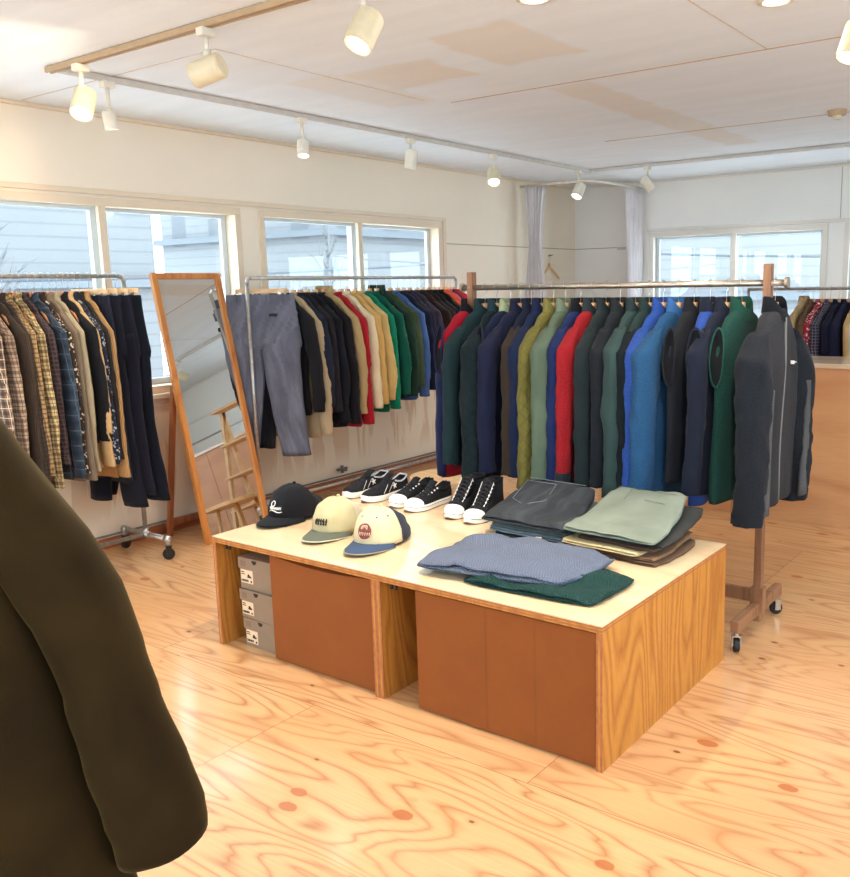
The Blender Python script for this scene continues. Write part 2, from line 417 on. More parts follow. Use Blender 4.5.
for i, (a, b) in enumerate(WR_ADDED): window('window_%d' % (i+6), 'y', XR, a, b, .75, 2.1, 1, M['tile'])  # added windows in the unseen right wall, extra daylight
for i, (a, b) in enumerate(WF_ADDED): window('window_%d' % (i+9), 'x', YF, a, b, .75, 2.1, -1, M['tile'])  # added windows behind the viewer, extra daylight
# daylight portals in the window openings guide the sky light
for (y0, y1) in WA:
    l = bpy.data.lights.new('daylight_portal', 'AREA'); l.shape = 'RECTANGLE'; l.size = ZT-ZS; l.size_y = y1-y0; l.cycles.is_portal = True
    o = bpy.data.objects.new('daylight_portal', l); col.objects.link(o); o.location = (XA-.14, (y0+y1)/2, (ZS+ZT)/2); o.rotation_euler = (0, R(-90), 0)
for (a, b) in WB:
    l = bpy.data.lights.new('daylight_portal', 'AREA'); l.shape = 'RECTANGLE'; l.size = b-a; l.size_y = 1.1; l.cycles.is_portal = True
    o = bpy.data.objects.new('daylight_portal', l); col.objects.link(o); o.location = ((a+b)/2, YB+.14, 1.4); o.rotation_euler = (R(-90), 0, 0)

for (y0, y1) in WR_ADDED:
    l = bpy.data.lights.new('daylight_portal', 'AREA'); l.shape = 'RECTANGLE'; l.size = 1.35; l.size_y = y1-y0; l.cycles.is_portal = True
    o = bpy.data.objects.new('daylight_portal', l); col.objects.link(o); o.location = (XR+.14, (y0+y1)/2, 1.425); o.rotation_euler = (0, R(90), 0)
for (a, b) in WF_ADDED:
    l = bpy.data.lights.new('daylight_portal', 'AREA'); l.shape = 'RECTANGLE'; l.size = b-a; l.size_y = 1.35; l.cycles.is_portal = True
    o = bpy.data.objects.new('daylight_portal', l); col.objects.link(o); o.location = ((a+b)/2, YF-.14, 1.425); o.rotation_euler = (R(90), 0, 0)

# trims and panel joints
struct(bx((XA, YF, 2.0), (XA+.014, 3.76, 2.03)).build('trim_1', M['frame_cream'], bevel=.003))
struct(bx((XA, YF, .775), (XA+.012, 3.76, .80)).build('trim_2', M['frame_cream'], bevel=.003))
struct(bx((XA, 3.72, .80), (XA+.012, 3.76, 2.0)).build('trim_3', M['frame_cream'], bevel=.003))
struct(bx((XA, 3.76, 1.815), (XA+.004, YB, 1.822)).build('trim_4', plain('panel_joint', (176, 160, 140), .7)))
struct(bx((XA, YB-.004, 1.815), (-2.86, YB, 1.822)).build('trim_5', plain('panel_joint', (176, 160, 140), .7)))
struct(bx((-3.05, YB-.02, 1.795), (-2.86, YB, 1.822)).build('trim_6', M['track']))
struct(bx((-2.73, YB-.012, 1.955), (XR, YB, 1.985)).build('trim_7', M['tile'], bevel=.003))
struct(bx((XA, YF, 0), (XA+.018, YB, .058)).build('baseboard_left', M['base'], bevel=.002))
struct(bx((XA, YB-.018, 0), (XR, YB, .058)).build('baseboard_back', M['base'], bevel=.002))
struct(bx((XA, YF, ZC-.02), (XA+.02, YB, ZC)).build('trim_8', M['frame_cream'], bevel=.003))
struct(bx((XA, YB-.02, ZC-.02), (XR, YB, ZC)).build('trim_9', M['tile'], bevel=.003))
j = MB()
for yy in (-1.0, 1.73, 3.45): j.box((-3.3 if yy < 0 else -1.87, yy, ZC-.002), (XR, yy+.010, ZC))
struct(j.build('trim_10', plain('joint_brown', (196, 164, 132), .8)))
j = MB()
j.box((-3.5, .28, ZC-.0015), (-1.95, .287, ZC)); j.box((-1.95, .28, ZC-.0015), (-1.943, 1.6, ZC)); j.box((-.16, -3.5, ZC-.0015), (-.154, 1.73, ZC)); j.box((.2, 1.73, ZC-.0015), (.206, 5.8, ZC))
struct(j.build('trim_11', plain('joint_pale', (212, 200, 184), .8)))
j = MB(); j.box((-.905, YB-.003, 1.985), (-.90, YB, ZC)); struct(j.build('trim_12', plain('panel_joint', (176, 160, 140), .7)))
# ceiling beam box seen in the mirror
struct(bx((1.9, 3.9, 2.2), (XR, 4.4, ZC)).build('trim_13', M['ceiling'], bevel=.004))

# ================================================================ OUTSIDE
struct(bx((-40, -25, -3.3), (30, 45, -3.2)).build('ground_snow', M['snow']))
def building(loc, size, mat, label, sills=4):
    r = empty('office_building', loc, 0, label, 'building')
    sx_, sy_, sz_ = size
    bx((-sx_/2, -sy_/2, 0), (sx_/2, sy_/2, sz_)).build('wall', mat, r)
    bx((-sx_/2-.2, -sy_/2-.2, sz_), (sx_/2+.2, sy_/2+.2, sz_+.35)).build('roof', M['ledge'], r)
    for k in range(1, sills):
        z = sz_*k/sills
        bx((-sx_/2-.18, -sy_/2-.18, z), (sx_/2+.18, sy_/2+.18, z+.16)).build('ledge', M['ledge'], r)
building((-17, 1.5, -3.2), (6, 13, 9.5), M['facade'], 'pale grey office block across the street, seen through left windows')
building((-19, 20, -3.2), (7, 12, 8), M['facade2'], 'cream office block outside the windows behind the middle rack')
building((-3.0, 20, -3.2), (16, 6, 8.5), M['facade2'], 'pale building with window bands outside the back wall windows')
def wires(pts_list):
    for i, (a, b, lab) in enumerate(pts_list):
        a, b = Vector(a), Vector(b); m = MB()
        m.tube([a.lerp(b, t/12)+Vector((0, 0, -.5*math.sin(PI*t/12))) for t in range(13)], .022, 6)
        tag(m.build('power_line', M['cable'], smooth=True), lab, 'power line', 'power lines outside')
wires([((-9, -12, 3.1), (-9, 16, 2.9), 'upper thick power line crossing outside the left windows'),
       ((-9, -12, 2.0), (-9.2, 16, 2.2), 'lower power line crossing outside the left windows'),
       ((-9, 12, 2.6), (9, 13, 3.4), 'upper power line outside the back wall windows'),
       ((-9, 12.2, 2.2), (9, 13, 2.4), 'lower power line outside the back wall windows')])
def bare_tree(loc, h, seed, label):
    rnd = random.Random(seed); r = empty('bare_tree', loc, 0, label, 'tree', 'bare trees outside')
    m = MB(); m.tube([(0, 0, 0), (.05, .03, h*.4), (0, .1, h*.75), (.05, .1, h)], [.09, .07, .04, .015], 8); m.build('trunk', M['bark'], r, smooth=True)
    m = MB()
    for k in range(34):
        z = h*(.3+.65*k/34); a = rnd.uniform(0, 2*PI); L = h*.26*(1.15-k/34)
        d = Vector((math.cos(a), math.sin(a), 1.1)).normalized(); p = Vector((0, .07, z)); q = p+d*L
        m.tube([p, p.lerp(q, .5)+Vector((0, 0, -.05)), q], [.025, .016, .006], 5)
        for w in range(3):
            s = p.lerp(q, .4+.2*w); e = s+(d+Vector((rnd.uniform(-.8, .8), rnd.uniform(-.8, .8), .3))).normalized()*L*.45
            m.tube([s, e], [.01, .004], 4)
    m.build('branches', M['bark'], r, smooth=True)
bare_tree((-11.5, 3.6, -3.2), 6.2, 1, 'bare tree outside the window left of the mirror')
bare_tree((-11.0, 9.5, -3.2), 6.0, 2, 'bare tree outside the window behind the middle rack')

# ================================================================ CEILING TRACKS AND LAMPS
TZ = 2.41
def rail_track(a, b, mat, label, wdt=.034):
    a, b = Vector(a), Vector(b); m = MB(); d = (b-a).normalized(); s = Vector((-d.y, d.x, 0))*wdt/2
    def slab(o0, o1, z0, z1):
        k = len(m.v)
        m.v += [tuple(p) for p in (a+s*o0+Vector((0,0,z0)), b+s*o0+Vector((0,0,z0)), b+s*o1+Vector((0,0,z0)), a+s*o1+Vector((0,0,z0)), a+s*o0+Vector((0,0,z1)), b+s*o0+Vector((0,0,z1)), b+s*o1+Vector((0,0,z1)), a+s*o1+Vector((0,0,z1)))]
        for f in ((0,1,2,3),(4,7,6,5),(0,4,5,1),(1,5,6,2),(2,6,7,3),(3,7,4,0)): m.face([k+i for i in f])
    slab(-1, -.35, 0, .022); slab(.35, 1, 0, .022); slab(-.35, .35, .012, .022)
    return tag(m.build('lighting_track', mat), label, 'lighting track')
rail_track((-2.75, .02, TZ), (2.2, .02, TZ), M['trackw'], 'beige lighting track on the ceiling across the front left')
rail_track((-2.70, .04, TZ), (-2.70, 4.70, TZ), M['track'], 'pale lighting track running along the left window wall')
rail_track((-2.70, 4.70, TZ), (2.7, 4.70, TZ), M['track'], 'pale lighting track parallel to the back wall')

def spot(x, y, aim, label, power=40, on=True, warm=(1, .91, .80), stem=.10, mat='lampbody', tilt_r=.046, hl=.12, size=80):
    r = empty('track_spotlight', (x, y, TZ), 0, label, 'spotlight', 'ceiling track spotlights')
    bx((-.02, -.03, -.03), (.02, .03, .0)).build('adapter', M['white'], r, bevel=.004)
    m = MB(); m.cyl((0, 0, -.03), (0, 0, -.03-stem), .009, 12); m.build('stem', M['white'], r, smooth=True)
    j = Vector((0, 0, -.03-stem)); d = Vector(aim)-Vector((x, y, TZ))-j; d.normalize()
    m = MB(); m.cyl(j+Vector((0, 0, .016)), j-Vector((0, 0, .016)), .015, 12); m.build('joint', M['white'], r, smooth=True)
    c = j - Vector((0, 0, tilt_r+.01)) ; back = c-d*hl*.5; front = c+d*hl*.5
    u = d.cross(Vector((0, 0, 1))); u = u.normalized() if u.length > .01 else Vector((1, 0, 0)); w = u.cross(d)
    def ring(p, rr): return [p+u*math.cos(q*PI/14)*rr+w*math.sin(q*PI/14)*rr for q in range(28)]
    m = MB(); t = tilt_r
    m.loft([ring(back, t*.86), ring(back+d*.006, t*.98), ring(back+d*.014, t), ring(front, t), ring(front, t-.004), ring(front-d*.02, t-.007)], True, True, False)
    h = m.build('housing', M[mat], r, smooth=True); e = h.modifiers.new('es', 'EDGE_SPLIT'); e.split_angle = R(35)
    m = MB(); m.loft([ring(front-d*.018, t-.006), ring(front-d*.012, t*.5), ring(front-d*.010, t*.1)], True, True, True)
    m.build('lens', (M['lens'] if warm[2] < .75 else M['lensw']) if on else M['rubber_w'], r, smooth=True)
    if on:
        l = bpy.data.lights.new('lamp_light', 'SPOT'); l.energy = power*LAMP; l.color = warm; l.spot_size = R(size); l.spot_blend = .45; l.shadow_soft_size = .03
        o = bpy.data.objects.new('lamp_light', l); col.objects.link(o); o.parent = r; o.location = front+d*.012; o.rotation_euler = d.to_track_quat('-Z', 'Y').to_euler()
    return r
NW = (.97, .97, 1)
spot(-1.66, .02, (-3.5, -.75, 1.75), 'ivory track spotlight aimed left, second along the front beige track', 70, stem=.06, warm=(1, .76, .48))
spot(-.87, .02, (-1.05, -1.0, .6), 'glowing orange ivory spotlight hanging nearest the viewer at top', 170, stem=.055, size=140, warm=(1, .88, .72))
spot(-2.50, .02, (-2.0, -.6, 1.2), 'ivory spotlight hanging at the corner of the two tracks', 35, warm=NW, hl=.12, stem=.07)
spot(-2.70, .26, (-2.75, .6, .0), 'small white lit spotlight tucked behind the corner spotlight', 40, warm=(1, .95, .85), stem=.10, tilt_r=.03, hl=.08, mat='white')
spot(-2.70, 1.43, (-2.3, 1.0, .3), 'small white spotlight above the tops of the middle rack', 45, warm=(1, .95, .85), stem=.09, tilt_r=.034, hl=.09, mat='white')
spot(-2.70, 2.36, (-3.0, 2.3, .3), 'switched off white cylinder spotlight midway along the window track', on=False, mat='white', hl=.12, stem=.05, tilt_r=.04)
spot(-2.70, 3.28, (-1.9, 2.2, .5), 'glowing warm spotlight left of the curtained fitting corner', 60, stem=.07)
spot(-2.70, 4.52, (-2.9, 3.6, .8), 'tilted white spotlight at the far corner of the tracks', 55, warm=NW, stem=.08, mat='white')
spot(-2.15, 4.70, (-1.3, 5.9, .8), 'small white spotlight beside the right fitting curtain', 30, warm=NW, stem=.06, mat='white', tilt_r=.038)
spot(.36, 1.10, (.1, .6, .9), 'ivory spotlight cut off by the right edge of the picture', 35, stem=.07)
spot(.45, .02, (-.4, 1.1, .4), 'added unseen ivory spotlight on the front track above the display table', 75, warm=NW)  # added lamp out of view, extra light on table and front rack
spot(1.3, .02, (.9, .2, 0), 'added unseen ivory spotlight on the front track near the viewer', 40, warm=NW)  # added lamp out of view, extra light on the near floor
spot(.9, 4.70, (.6, 5.9, 1.3), 'ivory spotlight on the back track above the far rack', 45, warm=NW)
def downlight(x, y, label, warm, e=DOWN):
    r = empty('ceiling_downlight', (x, y, ZC), 0, label, 'ceiling light', 'recessed ceiling downlights')
    m = MB(); ring = lambda rr, z: [(math.cos(q*PI/16)*rr, math.sin(q*PI/16)*rr, z) for q in range(32)]
    m.loft([ring(.062, 0), ring(.062, -.006), ring(.046, -.008), ring(.044, -.001)], True, False, False); m.build('trim_ring', M['white'], r, smooth=True)
    m = MB(); m.loft([ring(.044, -.003), ring(.044, -.0045)], True, True, True); m.build('diffuser', M['lensw'] if warm[2] > .7 else M['lens'], r)
    l = bpy.data.lights.new('lamp_light', 'AREA'); l.shape = 'DISK'; l.size = .09; l.energy = e*LAMP; l.color = warm
    o = bpy.data.objects.new('lamp_light', l); col.objects.link(o); o.parent = r; o.location = (0, 0, -.012)
downlight(-.57, .55, 'small round white downlight at the top centre of the ceiling', (1, .97, .92))
downlight(.085, 1.10, 'warm round downlight at the top right of the ceiling', (1, .72, .42))
for i, (x, y) in enumerate([(-2.2, -1.6), (-.6, -1.6), (1.0, -1.6), (-2.2, -2.9), (1.0, -2.9), (1.9, .6), (1.9, 2.6), (1.9, 4.2), (.4, -2.4)]):  # unseen lamps added to raise the interior light
    downlight(x, y, 'added round downlight outside the main view, brightens the room', (.85, .93, 1))
r = empty('smoke_detector', (-.29, 3.36, ZC), 0, 'small round beige smoke detector on the ceiling at the right', 'smoke detector')
m = MB(); m.cyl((0, 0, 0), (0, 0, -.028), .055, 24, .05); m.build('base', M['trackw'], r, smooth=False)
m = MB(); m.cyl((0, 0, -.028), (0, 0, -.05), .026, 20, .02); m.build('sensor', M['lampbody'], r)

# ================================================================ FITTING CORNER
pts = [(XA, 4.9, 2.37), (-3.2, 4.9, 2.37), (-2.98, 4.9, 2.37), (-2.88, 4.92, 2.37), (-2.81, 4.98, 2.37), (-2.78, 5.08, 2.37), (-2.78, 5.3, 2.37), (-2.78, YB, 2.37)]
m = MB(); m.tube(pts, .012, 10); rr = m.build('curtain_rail', M['white'], smooth=True)
tag(rr, 'curved white curtain rail around the fitting corner', 'curtain rail')
def curtain(p0, p1, label, seed, tie):
    p0, p1 = Vector(p0), Vector(p1); d = p1-p0; L = d.length; d.normalize(); s = Vector((-d.y, d.x, 0)); N = 90; rows = 30
    m = MB(); H = 2.34
    rings = []
    for i in range(rows+1):
        z = H*(1-i/rows)+.02; t = i/rows
        w = 1-.45*math.exp(-((t-.22)/.16)**2) if tie else 1-.25*t
        ring = []
        for side in (0, 1):
            for jx in range(N+1):
                q = jx/N if side == 0 else 1-jx/N
                a = .024*math.sin(q*2*PI*6.5+NZ(q*3+seed, z, 0)*2)*(0.8+.4*NZ(z*2, q*6, seed)) + .012*NZ(q*9, z*1.2, seed)
                c = p0+d*(L*(.5+(q-.5)*w)) + s*(a+(.0015 if side else -.0015)); ring.append((c.x, c.y, z))
        rings.append(ring)
    m.loft(rings, True, True, True)
    return tag(m.build('fitting_curtain', M['curtain'], smooth=True), label, 'curtain', 'fitting corner curtains')
curtain((-3.50, 4.87, 0), (-3.26, 4.90, 0), 'gathered white curtain against the window wall beside the corner', 1, True)
curtain((-2.80, 5.60, 0), (-2.76, 5.86, 0), 'gathered white curtain against the back wall left of the window', 5, False)

# ================================================================ HANGERS
def hanger_meshes(mat, halfw=.165, drop=.0):
    m = MB(); P = []
    for i in range(17):
        t = -1+i/8; x = t*halfw; z = -.112-.104*abs(t)**1.25-.012*abs(t)**4
        P.append((x, -.012*abs(t)**2, z))
    m.tube(P, [.010+.004*(1-abs(-1+i/8)) if i not in (0, 16) else .007 for i in range(17)], 10, .75)
    m.box((-.016, -.009, -.115), (.016, .009, -.075))
    body = m
    h = MB(); hp = [(0, 0, -.08), (0, 0, -.045), (.001, 0, -.03), (.012, 0, -.022)]
    for k in range(11):
        a = R(-60+k*26); hp.append((math.cos(a)*.0185, 0, math.sin(a)*.0185))
    h.tube(hp, .0017, 6)
    return body, h
_hb = {}
def hanger(loc, rz, label, group, mat='hanger'):
    if mat not in _hb:
        r = empty('clothes_hanger'); b, h = hanger_meshes(mat); b.build('shoulder_bar', M[mat], r, smooth=True); h.build('hook', M['wire'], r, smooth=True)
        _hb[mat] = r; o = r
    else: o = copy_tree(_hb[mat])
    o.location = loc; o.rotation_euler = (0, 0, rz); tag(o, label, 'hanger', group); return o
def clip_hanger(loc, rz, label, group):
    r = empty('clip_hanger', loc, rz, label, 'hanger', group)
    bx((-.15, -.006, -.095), (.15, .006, -.065)).build('bar', M['hanger'], r, bevel=.003)
    m = MB()
    hp = [(0, 0, -.07), (0, 0, -.03), (.012, 0, -.022)]+[(math.cos(R(-60+k*26))*.0185, 0, math.sin(R(-60+k*26))*.0185) for k in range(11)]
    m.tube(hp, .0017, 6); m.build('hook', M['wire'], r, smooth=True)
    for sx_ in (-.12, .12): bx((sx_-.012, -.010, -.125), (sx_+.012, .010, -.085)).build('clip', M['steel'], r, bevel=.002)
    return r

# ================================================================ GARMENTS
def garment(name, label, cat, group, loc, rz, body, sleeve=None, collar=None, kind='jacket', L=.80, hw=.225, th=.033, sr=.058, sl=None, bow=.045, puff=1.15, drop=.006, side=None, seed=0, hem=None, zipper=None, lean=0., panel=None):
    """hanging top: origin on the rail, local x across the shoulders, front faces -y"""
    r = empty(name, loc, rz, label, cat, group); sleeve = sleeve or body; collar = collar or body
    n = 34; sd = seed*7.31; na = min(1, th/.036)
    def ring(z, a, b, yo=0, amp=1.0):
        out = []
        for q in range(n):
            t = 2*PI*q/n; c, s = math.cos(t), math.sin(t)
            x = a*math.copysign(abs(c)**.85, c); y = b*math.copysign(abs(s)**.8, s)
            f = NZ(x*9+sd, z*2.0+x*2, sd)*.024*na*amp + NZ(x*24+sd, z*4+x*6, 3+sd)*.009*na*amp
            x2 = x*(1+.03*amp*NZ(z*5, sd, 1)); out.append((x2, y+yo+f, z+NZ(x*6, sd, 2)*.008*amp))
        return out
    zt = -.105
    prof = [(zt+.004, .062, th*.75), (zt-.012, .085, th*.85), (zt-.030, .125, th*.9), (zt-.056-drop*.4, .152, th*.95), (zt-.090-drop*.7, hw*.85, th*.95), (zt-.128-drop, hw*.965, th), (zt-.170-drop, hw*1.02, th*1.02)]
    zz = zt-.170-drop; zb = -L
    for k in range(1, 21):
        t = k/20; w = hw*(1.0-.03*math.sin(t*PI)+.05*t)
        prof.append((zz+(zb-zz)*t, w, th*(1.05+.10*math.sin(t*6+sd))))
    rings = [ring(z, a, b, lean*(-z), min(1, max(.15, (-z-.1)*5))) for z, a, b in prof]
    last = prof[-1]; rings += [ring(last[0], last[1]*.97, last[2]*.8, lean*(-last[0])), ring(last[0]+.05, last[1]*.94, last[2]*.55, lean*(-last[0]))]
    m = MB(); m.loft(rings); m.build('body', body, r, smooth=True)
    if kind != 'vest':
        for sgn in (-1, 1):
            S = sl if sl else L-.02; rg = []; K = 34; nn = 20
            for k in range(K+1):
                t = k/K; z = zt-.068-drop*.8-(S+zt-.068-drop*.8)*t
                bo = bow*(math.sin(min(1, t*1.15)*PI*.56))*(1+.25*NZ(sd, z*3, sgn))
                x = sgn*(hw*(.74+.19*min(1, t*11))+.012*min(1, t*6)+bo+.006*NZ(z*4, sd, sgn)); y = lean*(-z)-.020*math.sin(t*PI*.8)*(1+.5*NZ(sd, sgn, 0))
                rx = (sr*(.42+.58*min(1, t*9)))*(1-.28*t); ry = th*puff*(.62+.48*min(1, t*7))*(1-.15*t)
                ring_ = []
                for q in range(nn):
                    a = 2*PI*q/nn; c, s = math.cos(a), math.sin(a)
                    wv = 1+na*.20*NZ(c*1.2+sd, z*15+c*1.5, s*1.3+sgn)+na*.18*NZ(c*1.6+sd, z*5, s*1.6)+.12*NZ(c*2.5+sd, z*34+s*2, s*2)*min(1, t*2)
                    ring_.append((x+rx*c*wv, y+ry*s*wv, z-.014*c*sgn*(1 if t < .1 else 0)))
                rg.append(ring_)
            e = rg[-1]; cx = sum(p[0] for p in e)/nn; cy = sum(p[1] for p in e)/nn
            rg.append([(cx+(p[0]-cx)*.85, cy+(p[1]-cy)*.85, p[2]) for p in e]); rg.append([(cx+(p[0]-cx)*.7, cy+(p[1]-cy)*.7, p[2]+.03) for p in e])
            m = MB(); m.loft(rg); so = m.build('sleeve', sleeve, r, smooth=True)
            if kind in ('jacket', 'shirt', 'sweater'):
                m = MB(); e2 = rg[K-2]; e1 = rg[K]; sc = 1.04
                cuff = []
                for tt in (0, .5, 1):
                    cc = [tuple(Vector(e2[i]).lerp(Vector(e1[i]), tt)) for i in range(nn)]; ax = sum(p[0] for p in cc)/nn; ay = sum(p[1] for p in cc)/nn
                    k_ = sc if kind != 'sweater' else (1.0 if tt == 0 else .9+.04*tt)
                    cuff.append([(ax+(p[0]-ax)*(k_+.01), ay+(p[1]-ay)*(k_+.01), p[2]-.002) for p in cc])
                m.loft(cuff, True, False, False); m.build('cuff', hem or sleeve, so, smooth=True)
    else:
        for sgn in (-1, 1):       # armhole binding and dark opening
            m = MB(); P = []
            for q in range(25):
                a = 2*PI*q/24; P.append((sgn*(hw*1.0+.008-.02*max(0, math.sin(a))), th*.78*math.cos(a)+lean*.25, -.285+.115*math.sin(a)))
            m.tube(P, .0042, 6, cap=False); m.build('armhole_trim', hem or collar, r, smooth=True)
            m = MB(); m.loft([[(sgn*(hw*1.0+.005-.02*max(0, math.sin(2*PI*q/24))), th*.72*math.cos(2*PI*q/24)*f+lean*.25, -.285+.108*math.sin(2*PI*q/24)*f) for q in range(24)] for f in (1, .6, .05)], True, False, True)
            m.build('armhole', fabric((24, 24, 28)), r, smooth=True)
    if side:
        for sgn in (-1, 1):
            m = MB(); m.loft([[(sgn*(hw*(1.04+.05*k/8)+.006)-sgn*abs(a_)*.012, th*.85*a_+.010*NZ(k*.7, sd, sgn), -.40+(-L+.405)*k/8) for a_ in (-1, -.5, 0, .5, 1)]+[(sgn*(hw*(1.0+.05*k/8)-.01), th*.8*a_, -.40+(-L+.405)*k/8) for a_ in (1, 0, -1)] for k in range(9)])
            m.build('side_panel', side, r, smooth=True)
    # collar
    if kind in ('jacket', 'vest', 'shirt'):
        hgt = .062 if kind != 'shirt' else .038; a0, b0 = .070, max(.030, th*.95); nn = 24
        def cr(z, k, open_=0):
            o_ = []
            for q in range(nn):
                a = 2*PI*(q+.5)/nn; front = max(0, -math.sin(a))**2
                o_.append((a0*k*math.cos(a), b0*k*math.sin(a)+lean*.1, z-front*.035-(front*.02*open_)))
            return o_
        zc = zt-.012
        m = MB(); m.loft([cr(zc, 1.12), cr(zc+hgt*.5, 1.05), cr(zc+hgt, .98+(.12 if kind == 'shirt' else .02), 1), cr(zc+hgt+.003, .92, 1), cr(zc+hgt*.4, .82, 1), cr(zc, .78)], True, False, False)
        m.build('collar', collar, r, smooth=True)
    else:
        m = MB(); P = [(.074*math.cos(2*PI*q/24), max(.026, th*.85)*math.sin(2*PI*q/24)+lean*.1, zt+.004-.02*max(0, -math.sin(2*PI*q/24))) for q in range(25)]
        m.tube(P, .008, 8, cap=False); m.build('neckband', collar, r, smooth=True)
        m = MB(); last = prof[-1]
        m.loft([ring(last[0]+.045, last[1]*1.01, last[2]*1.05, lean*(-last[0])), ring(last[0], last[1]*.97, last[2]*1.0, lean*(-last[0])), ring(last[0]-.012, last[1]*.95, last[2]*.95, lean*(-last[0]))], True, False, False)
        m.build('hem_band', hem or body, r, smooth=True)
    if zipper:
        m = MB(); rg = []
        for k in range(26):
            z = zt-.03-(L-.14)*k/25; y = -(th*.95+.004)+lean*(-z)+NZ(sd, z*2.2, sd)*.016*min(1, max(.15, (-z-.1)*5)); rg.append([(-.006, y+.006, z), (-.005, y-.003, z), (.005, y-.003, z), (.006, y+.006, z)])
        m.loft(rg); m.build('zipper' if kind != 'shirt' else 'button_placket', zipper, r, smooth=True)
    return r

def pants(label, group, loc, rz, mat, L=1.1, seed=0, hw=.19, th=.035, spread=.05, taper=.75, belt=None, name='hanging_trousers', front=None):
    r = empty(name, loc, rz, label, 'trousers', group); sd = seed*5.17+2; n = 30
    def ring(z, a, b, xo=0, yo=0, amp=1, nn=n):
        o_ = []
        for q in range(nn):
            t = 2*PI*q/nn; c, s = math.cos(t), math.sin(t); x = a*math.copysign(abs(c)**.85, c); y = b*math.copysign(abs(s)**.8, s)
            f = NZ((x+xo)*12+sd, z*2.6, sd)*.016*amp+NZ((x+xo)*22, z*7+sd, 4)*.006*amp
            o_.append((x+xo, y+yo+f, z))
        return o_
    z0 = -.105; zc = -.40
    m = MB(); m.loft([ring(z0-.02, hw*.84, th*.5, amp=.2), ring(z0, hw*.86, th*.72, amp=.2), ring(z0-.03, hw*.88, th*.8, amp=.3)]+[ring(z0-.03+(zc-z0+.03)*k/8, hw*(.88+.14*k/8), th*(.85+.3*k/8), amp=.4+.6*k/8) for k in range(1, 9)]+[ring(zc-.03, hw*1.0, th*.9), ring(zc-.05, hw*.7, th*.4)])
    m.build('seat', mat, r, smooth=True)
    m = MB(); m.loft([ring(z0+.004, hw*.87, th*.80, amp=.2), ring(z0-.036, hw*.89, th*.88, amp=.3)], True, False, False); m.build('waistband', mat, r, smooth=True)
    for sx_ in (-.7, -.3, .3, .7):
        bx((sx_*hw*.85-.006, -th-.003, z0-.045), (sx_*hw*.85+.006, -th*.6, z0+.008)).build('belt_loop', mat, r, bevel=.002)
    for sgn in (-1, 1):
        rg = []
        for k in range(23):
            t = k/22; z = zc+.10-(L+zc+.10)*t
            wv = 1+.06*NZ(z*7, sd, sgn)
            k0_ = min(1, .7+t*2.5); rg.append(ring(z, hw*.53*(1-(1-taper)*t)*wv*(.9+.1*k0_), th*1.05*(1+.15*NZ(z*4, sgn, sd))*k0_, sgn*(hw*.46+spread*t*t), -.012*sgn*min(1, t*4)+.02*math.sin(t*3+sd)*t, min(1, .3+t*3), 20))
        e = rg[-1]; cx = sum(p[0] for p in e)/20; cy = sum(p[1] for p in e)/20
        rg.append([(cx+(p[0]-cx)*.8, cy+(p[1]-cy)*.7, p[2]+.02) for p in e])
        m = MB(); m.loft(rg); m.build('trouser_leg', mat, r, smooth=True)
    return r

rnd = random.Random(4)
